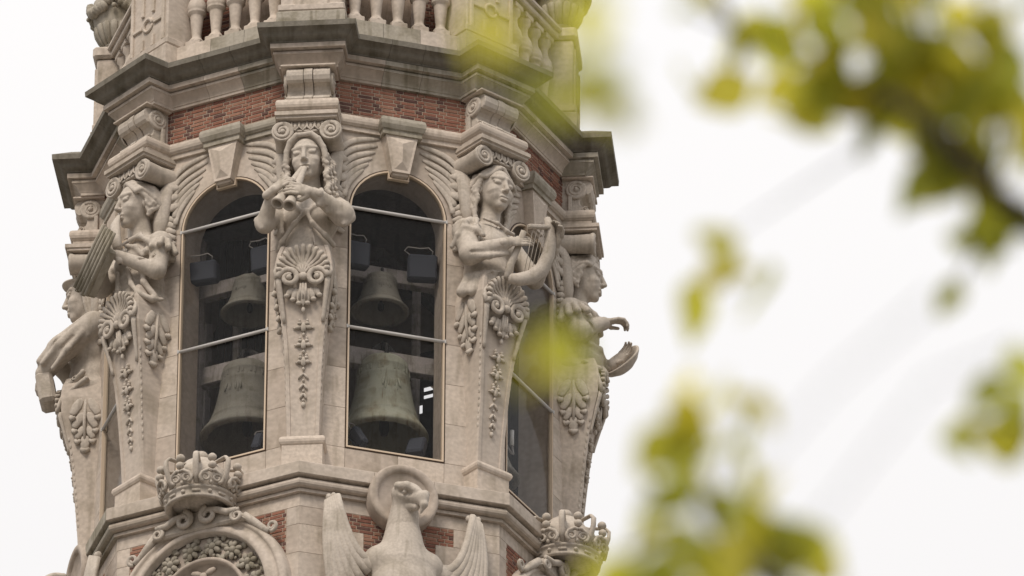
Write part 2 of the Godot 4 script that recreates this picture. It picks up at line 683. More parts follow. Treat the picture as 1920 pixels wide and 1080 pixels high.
func build_courses() -> void:
	# string course below the bricks, breaking round the consoles
	var sc := [[0.0, 3.70, 0.34, 0.635], [0.05, 3.76, 0.40, 0.635], [0.05, 3.76, 0.40, 0.705], [0.075, 3.775, 0.415, 0.71]]
	for i in 6:
		var a := -PI / 2 + PI * (i + 0.5) / 6
		sc.append([0.065 + cos(a) * 0.05, 3.765 + cos(a) * 0.05, 0.40 + cos(a) * 0.05, 0.795 + sin(a) * 0.082])
	sc.append([0.05, 3.74, 0.38, 0.878])
	sc.append([-0.02, 3.66, 0.33, 0.885])
	course("string_course", "moulding_stone", sc, 2, ["stone", "stone_pale", "weathered"])
	# main cornice in two beds: the pale lower mouldings and the dark gutter stones
	var lo := [[-0.03, 3.60, 0.38, 1.455], [0.05, 3.67, 0.42, 1.455], [0.05, 3.67, 0.42, 1.495], [0.062, 3.68, 0.425, 1.50]]
	for i in 6:
		var t := (i + 1) / 6.0
		lo.append([0.062 + 0.108 * (t * t * 0.55 + t * 0.45), 3.68 + 0.10 * (t * t * 0.55 + t * 0.45), 0.425 + 0.065 * t, 1.505 + 0.115 * t])
	lo += [[0.185, 3.795, 0.50, 1.625], [0.185, 3.795, 0.50, 1.665], [0.15, 3.76, 0.48, 1.672], [0.15, 3.76, 0.48, 1.685], [0.25, 3.86, 0.535, 1.69], [0.25, 3.86, 0.535, 1.765], [0.22, 3.83, 0.52, 1.775], [-0.05, 3.5, 0.4, 1.78]]
	course("cornice", "cornice_stone", lo, 3, ["stone", "stone_pale", "stone_warm", "weathered"])
	var up := [[0.10, 3.70, 0.45, 1.782], [0.235, 3.845, 0.53, 1.782], [0.245, 3.855, 0.54, 1.80]]
	for i in 7:
		var t := (i + 1) / 7.0
		var s := t + sin(t * TAU) * 0.10
		up.append([0.25 + 0.19 * s, 3.86 + 0.19 * s, 0.545 + 0.145 * s, 1.80 + 0.115 * t])
	up += [[0.455, 4.065, 0.70, 1.918], [0.46, 4.07, 0.705, 2.0], [0.44, 4.05, 0.69, 2.012], [0.20, 3.80, 0.60, 2.09]]
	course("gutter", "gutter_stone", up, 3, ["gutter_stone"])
	put("cornice_roof", octagon(A + 0.22, Y0 + 1.79, Y0 + 2.085, A + 0.18), M.weathered, tower)
	# ledge below the windows
	var le := [[0.28, 0, 0, -5.50], [0.36, 0, 0, -5.50], [0.36, 0, 0, -5.455], [0.345, 0, 0, -5.45], [0.345, 0, 0, -5.44]]
	for i in 7:
		var a := -PI / 2 + PI * i / 6
		le.append([0.385 + cos(a) * 0.065, 0, 0, -5.375 + sin(a) * 0.065])
	le += [[0.36, 0, 0, -5.308], [0.36, 0, 0, -5.295], [0.485, 0, 0, -5.29], [0.495, 0, 0, -5.28], [0.495, 0, 0, -5.105], [0.485, 0, 0, -5.095], [-0.05, 0, 0, -5.01]]
	course("ledge", "ledge_stone", le, 3, ["weathered", "stone", "weathered"])
	put("ledge_bed", octagon(A + 0.25, Y0 - 5.6, Y0 - 5.05), M.stone_warm, tower)


# ---------------------------------------------------------------- bricks
var brick_meshes := []


func brick_size(l: float) -> ArrayMesh:
	var g := Geo.new()
	g.box(Vector3.ZERO, Vector3(l, 0.043, 0.05), 0.003)
	return g.mesh()


func brick_panel(part: Node3D, h0: float, h1: float, zone: Callable, z: float, each: bool, seed_: int) -> int:
	# zone(h) gives the stretches [from, to] that a row fills
	var r := RandomNumberGenerator.new()
	r.seed = seed_
	if brick_meshes.is_empty():
		brick_meshes = [brick_size(0.196), brick_size(0.092)]
	var loose := {}
	var count := 0
	var rows := int((h1 - h0) / 0.057)
	var dy := (h1 - h0) / rows
	for i in rows:
		var h := h0 + (i + 0.5) * dy
		for span in zone.call(h):
			var x: float = -2.0 + (0.15 if i % 2 else 0.0) + 0.02 * r.randf()
			var head := i % 2 == 0
			while x < span[1]:
				var l := 0.092 if head else 0.196
				var a := maxf(x, span[0])
				var b := minf(x + l, span[1])
				if b - a > 0.03:
					var tone: int = [0, 0, 1, 1, 2, 3, 3, 4, 5][r.randi() % 9]
					if head and r.randf() < 0.2:
						tone = 4
					var q := Transform3D(Basis(Vector3.BACK, r.randf_range(-0.012, 0.012)).scaled(Vector3((b - a) / l, 1, 1)), Vector3((a + b) / 2, h + r.randf_range(-0.002, 0.002), z - 0.025 + r.randf_range(-0.003, 0.004)))
					if each:
						put("brick", brick_meshes[1 if head else 0], M["brick%d" % tone], part, q)
					else:
						if not loose.has(tone):
							loose[tone] = Geo.new()
						loose[tone].box(q.origin, Vector3(b - a, 0.043, 0.05), 0.003)
					count += 1
				x += l + 0.015
				head = not head
	for tone in loose:
		var o := put("bricks", loose[tone].mesh(), M["brick%d" % tone], part)
		o.set_meta("kind", "stuff")
	return count


func build_bricks() -> void:
	var total := 0
	for k in 8:
		var g := Geo.new()
		g.box(Vector3(0, 1.17, A - 0.038), Vector3(2.4, 0.6, 0.07))
		var part := put("brick_frieze", g.mesh(), M.mortar, tower, fframe(k))
		if k in [0, 1, 6, 7]:
			total += brick_panel(part, 0.885, 1.458, func(_h): return [[-1.02, 1.02]], A + 0.004, k in [0, 7], 100 + k)
	# the storey below: brick between stone quoins
	var zl := A + 0.30
	for k in 8:
		var hw := zl * T22
		var g := Geo.new()
		g.box(Vector3(0, -8.5, zl - 0.18), Vector3(2 * hw - 0.02, 6.0, 0.35))
		var part := put("lower_wall", g.mesh(), M.mortar, tower, fframe(k))
		var band := stone_slab(rect(-hw, -5.70, 0.0, -5.5), zl, 0.06)
		var band2 := stone_slab(rect(0.0, -5.70, hw, -5.5), zl, 0.06)
		put("stone_block", band, M.stone, part)
		put("stone_block", band2, M.stone_pale, part)
		for s in [-1.0, 1.0]:
			var ys := [-5.70, -5.98, -6.42, -6.86, -7.3, -7.9, -8.5, -9.1, -9.7, -10.3, -10.9, -11.5]
			for i in ys.size() - 1:
				var inner := 1.24
				if k in [0, 2, 4, 6]:
					inner = 0.78 if i % 2 == 0 else 0.52
					if i == 2 or i == 3:
						inner = 0.70
				var a: float = inner if s > 0 else -hw
				var b: float = hw if s > 0 else -inner
				put("stone_block", stone_slab(rect(a, ys[i + 1], b, ys[i]), zl, 0.06), M[["stone", "stone_warm", "stone_pale"][rng.randi() % 3]], part)
		if k in [0, 1, 6, 7]:
			var eagle_side: bool = k in [0, 6]
			var zone := func(h: float):
				if not eagle_side:
					var rr := sqrt(maxf(0.0, 1.33 * 1.33 - pow(h + 6.97, 2.0)))
					return [[-1.235, -rr], [rr, 1.235]] if rr < 1.2 else []
				var w := 0.775
				if h < -5.98:
					w = 0.515
				if h < -6.42:
					w = 0.695
				return [[-w, w]]
			total += brick_panel(part, -7.3, -5.703, zone, zl + 0.002, false, 200 + k)
	print("bricks ", total)


# ---------------------------------------------------------------- ornaments of the tower
func spiral(g: Geo, c: Vector3, bs: Basis, r0: float, r1: float, turns: float, a0: float, th: float, flat := 1.0) -> void:
	var pts := []
	var rad := []
	var n := int(turns * 14)
	for i in n + 1:
		var t := float(i) / n
		var a := a0 + turns * TAU * t
		var r := lerpf(r0, r1, pow(t, 0.8))
		pts.append(c + bs * Vector3(cos(a) * r, sin(a) * r, 0))
		rad.append(lerpf(th, th * 0.6, t))
	g.tube(pts, rad, 6, flat, bs.z)


func build_corner_ornaments() -> void:
	# console bracket
	var prof := PackedVector2Array()  # (z, h), seen from the side
	for p in [[3.30, 0.885], [3.66, 0.885], [3.70, 0.90], [3.715, 0.935], [3.695, 0.975], [3.64, 0.985], [3.60, 1.0], [3.575, 1.06], [3.58, 1.12], [3.61, 1.17], [3.66, 1.20], [3.70, 1.19], [3.74, 1.22], [3.765, 1.28], [3.765, 1.34], [3.73, 1.40], [3.66, 1.435], [3.30, 1.445]]:
		prof.append(Vector2(p[0], p[1]))
	var side := Basis(Vector3(0, 0, 1), Vector3(0, 1, 0), Vector3(-1, 0, 0))  # profile x -> z, extruded towards -x
	var g := Geo.new()
	var ribs := [[-0.31, -0.07, 0.0], [-0.062, 0.062, 0.012], [0.07, 0.31, 0.0]]
	for r in ribs:
		var pp := PackedVector2Array()
		for p in prof:
			pp.append(p + Vector2(r[2], 0))
		g.xf = Transform3D(side, Vector3.ZERO)
		g.prism(pp, -r[1], -r[0], 0.012)
		g.xf = Transform3D.IDENTITY
	g.box(Vector3(0, 1.15, 3.42), Vector3(0.6, 0.52, 0.28))
	var console := g.mesh()
	var vol := Geo.new()
	for s in [-1.0, 1.0]:
		var out := Basis(Vector3(0, 1, 0), Vector3(s, 0, 0), Vector3(0, 0, -s))
		vol.lathe([Vector2(0.155, 0.0), Vector2(0.155, 0.03), Vector2(0.14, 0.042), Vector2(0.115, 0.036), Vector2(0.0, 0.03)], Vector3(s * 0.31, 1.265, 3.53), out, 20)
		var flatb := side
		spiral(vol, Vector3(s * 0.343, 1.265, 3.53), flatb, 0.125, 0.05, 1.2, 0.8, 0.026, 0.7)
		vol.blob(Vector3(s * 0.345, 1.265, 3.53), Vector3(0.03, 0.04, 0.04))
		spiral(vol, Vector3(s * 0.32, 0.935, 3.655), flatb, 0.045, 0.012, 1.2, 0.8, 0.016)
		vol.box(Vector3(s * 0.335, 1.0, 3.44), Vector3(0.05, 0.3, 0.06), 0.01)
	var volutes := vol.mesh()
	var cap := Geo.new()
	cap.box(Vector3(0, 1.444, 3.55), Vector3(0.78, 0.03, 0.46), 0.006)
	var cap_mesh := cap.mesh()
	# ionic capital over the angel's head
	var ab := Geo.new()
	var lv := []
	for l in [[0.40, 3.80, 0.522], [0.43, 3.84, 0.53], [0.43, 3.84, 0.565], [0.45, 3.87, 0.572], [0.45, 3.87, 0.632], [0.40, 3.80, 0.637]]:
		lv.append(PackedVector3Array([Vector3(-l[0], l[2], 3.1), Vector3(-l[0], l[2], l[1]), Vector3(l[0], l[2], l[1]), Vector3(l[0], l[2], 3.1)]))
	ab.loft(lv)
	ab.box(Vector3(0, 0.527, 3.45), Vector3(0.78, 0.012, 0.7))
	var abacus := ab.mesh()
	var sc := Geo.new()
	var axis := Basis(Vector3(1, 0, 0), Vector3(0, 0, 1), Vector3(0, -1, 0))
	for s in [-1.0, 1.0]:
		var c := Vector3(s * 0.34, 0.345, 0)
		sc.lathe([Vector2(0.13, 3.15), Vector2(0.15, 3.3), Vector2(0.135, 3.5), Vector2(0.145, 3.74), Vector2(0.158, 3.76), Vector2(0.158, 3.80), Vector2(0.14, 3.805), Vector2(0.12, 3.79), Vector2(0.0, 3.785)], c, axis, 22)
		var fl := Basis(Vector3(-s, 0, 0), Vector3(0, 1, 0), Vector3(0, 0, 1))
		spiral(sc, c + Vector3(0, 0, 3.795), fl, 0.128, 0.045, 1.35, PI * 0.5, 0.034, 0.7)
		sc.blob(c + Vector3(0, 0, 3.79), Vector3(0.04, 0.04, 0.035))
	var scrolls := sc.mesh()
	var ec := Geo.new()
	ec.box(Vector3(0, 0.42, 3.45), Vector3(0.56, 0.2, 0.6), 0.02)
	for i in 4:
		var x := -0.165 + i * 0.11
		ec.blob(Vector3(x, 0.43, 3.755), Vector3(0.034, 0.055, 0.03))
		ec.tube([Vector3(x - 0.055, 0.50, 3.76), Vector3(x - 0.048, 0.42, 3.775), Vector3(x, 0.355, 3.785), Vector3(x + 0.048, 0.42, 3.775), Vector3(x + 0.055, 0.50, 3.76)], [0.016, 0.016, 0.016, 0.016, 0.016], 6)
	ec.tube([Vector3(-0.24, 0.36, 3.75), Vector3(0, 0.345, 3.77), Vector3(0.24, 0.36, 3.75)], [0.02, 0.02, 0.02], 6)
	var echinus := ec.mesh()
	for k in 8:
		var c := put("console", console, M.carved, tower, vframe(k))
		put("volute", volutes, M.carved, c)
		put("console_cap", cap_mesh, M.stone_pale, c)
		var a := put("capital", abacus, M.stone, tower, vframe(k))
		put("scroll", scrolls, M.carved, a)
		put("egg_moulding", echinus, M.carved, a)
	# keystones
	var ks := Geo.new()
	var f := 3.35
	var tw := 0.235
	var bw := 0.13
	var P := [Vector3(-tw, 0.60, f), Vector3(tw, 0.60, f), Vector3(bw, 0.02, f - 0.02), Vector3(-bw, 0.02, f - 0.02)]
	var B := []
	for p in P:
		B.append(Vector3(p.x * 1.12, p.y, A - 0.02))
	for i in 4:
		var e := (i + 1) % 4
		ks.quad(B[e], B[i], P[i], P[e])
	var Q := [Vector3(-tw + 0.035, 0.57, f), Vector3(tw - 0.035, 0.57, f), Vector3(bw - 0.03, 0.06, f - 0.02), Vector3(-bw + 0.03, 0.06, f - 0.02)]
	var peak := [Vector3(0, 0.45, f + 0.06), Vector3(0, 0.17, f + 0.04)]
	for i in 4:
		var e := (i + 1) % 4
		ks.quad(P[e], P[i], Q[i], Q[e])
	ks.tri(Q[1], Q[0], peak[0])
	ks.quad(Q[2], Q[1], peak[0], peak[1])
	ks.tri(Q[3], Q[2], peak[1])
	ks.quad(Q[0], Q[3], peak[1], peak[0])
	ks.box(Vector3(0, 0.03, A + 0.04), Vector3(0.23, 0.09, 0.13), 0.012)
	var key_mesh := ks.mesh()
	var kc := Geo.new()
	var rows := []
	for l in [[0.25, 0.14, 0.60], [0.29, 0.19, 0.60], [0.29, 0.19, 0.67], [0.31, 0.215, 0.68], [0.335, 0.245, 0.74], [0.335, 0.25, 0.80], [0.32, 0.235, 0.85], [0.28, 0.19, 0.885], [0.25, 0.0, 0.89]]:
		rows.append(PackedVector3Array([Vector3(-l[0], l[2], A - 0.01), Vector3(-l[0], l[2], A + l[1]), Vector3(l[0], l[2], A + l[1]), Vector3(l[0], l[2], A - 0.01)]))
	kc.loft(rows)
	var key_cap := kc.mesh()
	for k in 8:
		var o := put("keystone", key_mesh, M.stone_pale, tower, fframe(k))
		put("keystone_cap", key_cap, M.weathered, o)


func build_top() -> void:
	# plinth and balustrade over the cornice
	var pl := [[0.18, 3.55, 0.50, 2.08], [0.18, 3.55, 0.50, 2.12], [0.10, 3.55, 0.50, 2.13], [0.08, 3.55, 0.49, 2.48], [0.04, 3.53, 0.47, 2.50], [-0.3, 3.3, 0.3, 2.505]]
	course("balustrade_plinth", "plinth_stone", pl, 3, ["stone", "weathered", "stone_pale"])
	put("gallery_floor", octagon(A + 0.03, Y0 + 2.2, Y0 + 2.49), M.weathered, tower)
	var bal := Geo.new()
	bal.box(Vector3(0, 0.06, 0), Vector3(0.24, 0.12, 0.24), 0.012)
	bal.lathe([Vector2(0.115, 0.12), Vector2(0.115, 0.14), Vector2(0.085, 0.18), Vector2(0.068, 0.21), Vector2(0.07, 0.24), Vector2(0.10, 0.55), Vector2(0.103, 0.575), Vector2(0.135, 0.60), Vector2(0.14, 0.62), Vector2(0.132, 0.64), Vector2(0.14, 0.655), Vector2(0.145, 0.70), Vector2(0.125, 0.79), Vector2(0.08, 0.88), Vector2(0.07, 0.96), Vector2(0.075, 1.02), Vector2(0.115, 1.08), Vector2(0.115, 1.15)], Vector3.ZERO, Basis.IDENTITY, 14)
	bal.box(Vector3(0, 1.19, 0), Vector3(0.24, 0.09, 0.24), 0.012)
	var bm := bal.mesh()
	var rail := Geo.new()
	rail.box(Vector3(0, 3.80, 3.05), Vector3(2.2, 0.10, 0.34), 0.02)
	rail.box(Vector3(0, 3.89, 3.05), Vector3(2.2, 0.08, 0.44), 0.02)
	var rm := rail.mesh()
	var post := Geo.new()
	post.box(Vector3(0, 3.13, 3.17), Vector3(0.88, 1.24, 0.64), 0.02)
	post.box(Vector3(0, 3.85, 3.17), Vector3(1.0, 0.20, 0.76), 0.04)
	post.box(Vector3(0, 2.57, 3.17), Vector3(0.96, 0.12, 0.72), 0.02)
	var pm := post.mesh()
	var kn := Geo.new()  # carved knot on the front of a post
	for s in [-1.0, 1.0]:
		kn.box(Vector3(s * 0.36, 3.12, 3.50), Vector3(0.06, 1.0, 0.05), 0.01)
		kn.box(Vector3(s * 0.12, 3.40, 3.50), Vector3(0.06, 0.40, 0.05), 0.01)
		kn.box(Vector3(s * 0.12, 2.72, 3.50), Vector3(0.06, 0.20, 0.05), 0.01)
		kn.box(Vector3(s * 0.24, 3.02, 3.50), Vector3(0.2, 0.06, 0.05), 0.01)
	spiral(kn, Vector3(0, 3.02, 3.50), Basis.IDENTITY, 0.10, 0.10, 1.0, 0.0, 0.034)
	var km := kn.mesh()
	for k in 8:
		var b := put("balustrade", rm, M.stone, tower, fframe(k))
		for i in 5:
			put("baluster", bm, M[["stone", "stone_pale"][rng.randi() % 2]], b, Transform3D(Basis.IDENTITY, Vector3(-0.64 + i * 0.32, 2.50, 3.05)))
		var p := put("balustrade_post", pm, M.stone, tower, vframe(k))
		if k != 0:
			put("carved_knot", km, M.stone_pale, p)
		else:
			var g := Geo.new()
			g.box(Vector3(0, 2.75, 3.50), Vector3(0.5, 0.34, 0.05), 0.02)
			put("post_panel", g.mesh(), M.stone_pale, p)
	# the drum behind the gallery: brick, with dark openings
	var am := 2.45
	put("upper_drum", octagon(am - 0.006, Y0 + 2.3, Y0 + 7.5), M.mortar, tower)
	for k in 8:
		var part := group("drum_face", tower, fframe(k))
		if k in [0, 1, 6, 7]:
			brick_panel(part, 2.5, 4.1, func(_h): return [[-1.0, -0.42], [0.42, 1.0]], am, false, 300 + k)
		var g := Geo.new()
		g.box(Vector3(0, 4.0, am - 0.04), Vector3(0.78, 3.0, 0.04))
		put("dark_opening", g.mesh(), M.dark_wood, part)
		for s in [-1.0, 1.0]:
			var j := Geo.new()
			j.box(Vector3(s * 0.405, 4.0, am - 0.01), Vector3(0.05, 3.0, 0.1), 0.01)
			put("stone_jamb", j.mesh(), M.stone_warm, part)
	# the shaft below, down to the street
	put("tower_shaft", octagon(A + 0.28, Y0 - 20.0, Y0 - 11.4), M.brick0, tower)
	var sh := Geo.new()
	sh.box(Vector3(0, (Y0 - 20.0) / 2, 0), Vector3(9, Y0 - 20.0, 9))
	put("tower_base", sh.mesh(), M.brick0, tower, Transform3D(Basis(Vector3.UP, deg_to_rad(DEL)), Vector3.ZERO))


func make_urn(k: int, label: String) -> void:
	var f := vframe(k)
	f.origin += f.basis.z * 3.27 + Vector3(0, 3.95, 0)
	var t := thing("stone_urn", label, "urn", f, "stone urns on the balustrade posts")
	var g := Geo.new()
	g.box(Vector3(0, 0.04, 0), Vector3(0.46, 0.08, 0.46), 0.02)
	g.lathe([Vector2(0.2, 0.08), Vector2(0.215, 0.11), Vector2(0.2, 0.145), Vector2(0.15, 0.16), Vector2(0.15, 0.20), Vector2(0.19, 0.215), Vector2(0.19, 0.235)], Vector3.ZERO, Basis.IDENTITY, 24)
	g.lathe([Vector2(0.17, 0.235), Vector2(0.25, 0.33), Vector2(0.30, 0.44), Vector2(0.32, 0.55), Vector2(0.345, 0.66), Vector2(0.37, 0.85), Vector2(0.36, 0.98), Vector2(0.25, 1.06), Vector2(0.2, 1.12), Vector2(0.0, 1.2)], Vector3.ZERO, Basis.IDENTITY, 28)
	put("body", g.mesh(), M.weathered, t)
	var fl := Geo.new()
	for i in 16:
		var a := TAU * i / 16
		var d := Vector3(sin(a), 0, cos(a))
		fl.tube([d * 0.17 + Vector3(0, 0.23, 0), d * 0.245 + Vector3(0, 0.33, 0), d * 0.295 + Vector3(0, 0.44, 0), d * 0.315 + Vector3(0, 0.53, 0), d * 0.30 + Vector3(0, 0.56, 0)], [0.025, 0.045, 0.056, 0.056, 0.03], 7, 0.6, d)
	put("gadroon", fl.mesh(), M.weathered, t)
	var sw := Geo.new()
	for i in 4:
		var a0 := TAU * i / 4
		for j in 13:
			var u := j / 12.0
			var a := a0 + u * TAU / 4
			var sag := 4.0 * u * (1 - u)
			var d := Vector3(sin(a), 0, cos(a))
			sw.blob(d * 0.40 + Vector3(0, 0.98 - sag * 0.26 + rng.randf_range(-0.02, 0.02), 0), Vector3(0.07, 0.065 + 0.03 * sag, 0.07), Basis.from_euler(Vector3(rng.randf(), rng.randf(), rng.randf())), 7, 4)
		var m := Vector3(sin(a0), 0, cos(a0))
		for j in 6:
			sw.blob(m * 0.39 + Vector3(0, 0.97 - j * 0.045, 0) + Vector3(rng.randf_range(-0.05, 0.05), 0, rng.randf_range(-0.05, 0.05)), Vector3.ONE * (0.06 - j * 0.004), Basis.IDENTITY, 6, 4)
	put("garland", sw.mesh(), M.weathered, t)


# ---------------------------------------------------------------- the angels at the corners
const SHAFT := [[-4.50, 0.235, 3.56], [-4.1, 0.245, 3.585], [-3.5, 0.262, 3.64], [-3.0, 0.29, 3.69], [-2.7, 0.32, 3.73], [-2.4, 0.365, 3.79], [-2.15, 0.405, 3.85], [-1.9, 0.41, 3.87], [-1.7, 0.38, 3.85], [-1.55, 0.34, 3.80]]


func shaft_at(h: float) -> Vector2:  # half width and front of the tapering shaft
	for i in SHAFT.size() - 1:
		if h <= SHAFT[i + 1][0]:
			var t := clampf((h - SHAFT[i][0]) / (SHAFT[i + 1][0] - SHAFT[i][0]), 0.0, 1.0)
			return Vector2(lerpf(SHAFT[i][1], SHAFT[i + 1][1], t), lerpf(SHAFT[i][2], SHAFT[i + 1][2], t))
	return Vector2(SHAFT[-1][1], SHAFT[-1][2])


func front(x: float, h: float, out := 0.0) -> Vector3:
	return Vector3(x, h, shaft_at(h).y + out)


func shaft_mesh() -> ArrayMesh:
	var g := Geo.new()
	var rows := []
	for s in SHAFT:
		var b: float = s[1]
		var z: float = s[2]
		rows.append(PackedVector3Array([Vector3(-b - 0.02, s[0], 3.1), Vector3(-b, s[0], z - 0.03), Vector3(-b + 0.012, s[0], z), Vector3(-b + 0.062, s[0], z), Vector3(-b + 0.07, s[0], z - 0.018), Vector3(b - 0.07, s[0], z - 0.018), Vector3(b - 0.062, s[0], z), Vector3(b - 0.012, s[0], z), Vector3(b, s[0], z - 0.03), Vector3(b + 0.02, s[0], 3.1)]))
	g.loft(rows)
	return g.mesh()


func pedestal_mesh() -> ArrayMesh:
	var g := Geo.new()
	var rows := []
	for l in [[0.285, 3.63, -5.04], [0.285, 3.63, -4.65], [0.30, 3.645, -4.64], [0.318, 3.662, -4.61], [0.322, 3.667, -4.575], [0.31, 3.655, -4.54], [0.28, 3.62, -4.51], [0.235, 3.57, -4.49]]:
		rows.append(PackedVector3Array([Vector3(-l[0], l[2], 3.0), Vector3(-l[0], l[2], l[1]), Vector3(l[0], l[2], l[1]), Vector3(l[0], l[2], 3.0)]))
	g.loft(rows)
	return g.mesh()


func cartouche_mesh() -> ArrayMesh:
	var g := Geo.new()
	# shell: a fan of fine ribs with a scalloped rim
	var hinge := front(0, -2.03, 0.01)
	g.blob(hinge + Vector3(0, 0.14, -0.03), Vector3(0.30, 0.25, 0.06), Basis.IDENTITY, 18, 8)
	for i in 13:
		var a := deg_to_rad(lerpf(-84, 84, i / 12.0))
		var l := 0.335 + 0.05 * cos(a)
		var d := Vector3(sin(a), cos(a), 0)
		var e := d * l
		g.tube([hinge + d * 0.10 + Vector3(0, 0, 0.015), hinge + e * 0.5 + Vector3(0, 0, 0.022), hinge + e * 0.8 + Vector3(0, 0, 0.035), hinge + e * 0.96 + Vector3(0, 0, 0.07), hinge + e * 1.06 + Vector3(0, 0, 0.065), hinge + e * 1.09 + Vector3(0, 0, 0.02)], [0.008, 0.018, 0.027, 0.036, 0.036, 0.02], 7, 0.75, Vector3.BACK)
	for i in 5:
		var a := deg_to_rad(lerpf(-55, 55, i / 4.0))
		g.leaf(hinge + Vector3(0, -0.06, 0.03), hinge + Vector3(sin(a) * 0.11, cos(a) * 0.12, 0.05), 0.022, 0.025, Vector3.BACK)
	g.blob(hinge + Vector3(0, -0.07, 0.03), Vector3(0.07, 0.06, 0.05), Basis.IDENTITY, 12, 6)
	# volutes and the bands that run down from them
	for s in [-1.0, 1.0]:
		var c := front(s * 0.195, -2.12, 0.03)
		var fl := Basis(Vector3(s, 0, 0), Vector3(0, 1, 0), Vector3.BACK)
		var pts := []
		var rad := []
		for i in 9:  # from the side up over the shoulder of the shaft
			var t := i / 8.0
			var h := lerpf(-2.75, -2.12, t)
			pts.append(front(s * (shaft_at(h).x - 0.045 - 0.015 * t), h, 0.012 + 0.02 * t))
			rad.append(lerpf(0.026, 0.045, t))
		g.tube(pts, rad, 7, 0.8, Vector3.BACK)
		spiral(g, c + Vector3(0, 0, 0.025), fl, 0.16, 0.05, 1.35, 0.0, 0.05, 0.85)
		g.blob(c + Vector3(0, 0, 0.03), Vector3(0.045, 0.045, 0.04))
		g.tube([c + Vector3(s * 0.16, 0.0, 0.02), c + Vector3(s * 0.19, 0.12, 0.0), c + Vector3(s * 0.17, 0.22, -0.02), c + Vector3(s * 0.10, 0.33, -0.03)], [0.048, 0.042, 0.03, 0.02], 7, 0.8, Vector3.BACK)
		# acanthus below the volutes
		for j in 3:
			var tip := Vector3(s * (0.06 + 0.085 * j), -2.50 + 0.055 * j, 0)
			g.leaf(front(s * (0.05 + 0.05 * j), -2.24, 0.0), front(tip.x, tip.y, 0.035), 0.05, 0.035, Vector3.BACK)
			g.blob(front(tip.x, tip.y + 0.01, 0.045), Vector3(0.045, 0.032, 0.035))
	g.leaf(front(0, -2.15, 0.0), front(0, -2.54, 0.05), 0.06, 0.04, Vector3.BACK)
	for x in [-0.045, 0.0, 0.045]:
		g.tube([front(x * 0.8, -2.2, 0.03), front(x, -2.44, 0.06)], [0.016, 0.022], 5)
	g.blob(front(0, -2.58, 0.03), Vector3(0.03, 0.05, 0.03))
	return g.mesh()


func husks_mesh() -> ArrayMesh:  # the string of husks down the shaft
	var g := Geo.new()
	var hs := [-2.78, -3.04, -3.30]
	for i in 3:
		var h: float = hs[i]
		var w := 1.0 - i * 0.12
		for s in [-1.0, 1.0]:
			g.blob(front(s * 0.055 * w, h + 0.055, 0.0), Vector3(0.02, 0.028, 0.028))
			g.leaf(front(s * 0.02, h - 0.02, -0.01), front(s * 0.115 * w, h - 0.065, 0.02), 0.035, 0.03, Vector3.BACK)
			g.leaf(front(s * 0.02, h + 0.02, -0.01), front(s * 0.085 * w, h - 0.0, 0.035), 0.028, 0.03, Vector3.BACK)
			g.tube([front(s * 0.09 * w, h - 0.055, 0.0), front(s * 0.15 * w, h - 0.05, 0.0)], [0.016, 0.01], 5)
		g.leaf(front(0, h + 0.04, -0.01), front(0, h - 0.12, 0.02), 0.045, 0.035, Vector3.BACK)
		g.blob(front(0, h - 0.15, 0.0), Vector3(0.022, 0.03, 0.025))
	for h in [-3.58, -3.74, -3.88]:
		for s in [-1.0, 1.0]:
			g.leaf(front(0, h + 0.07, -0.012), front(s * (0.075 + (h + 3.58) * 0.09), h - 0.03, 0.0), 0.02, 0.03, Vector3.BACK)
		g.blob(front(0, h - 0.045, -0.008), Vector3(0.018, 0.024, 0.022))
	g.blob(front(0, -3.99, -0.01), Vector3(0.032, 0.045, 0.028))
	return g.mesh()


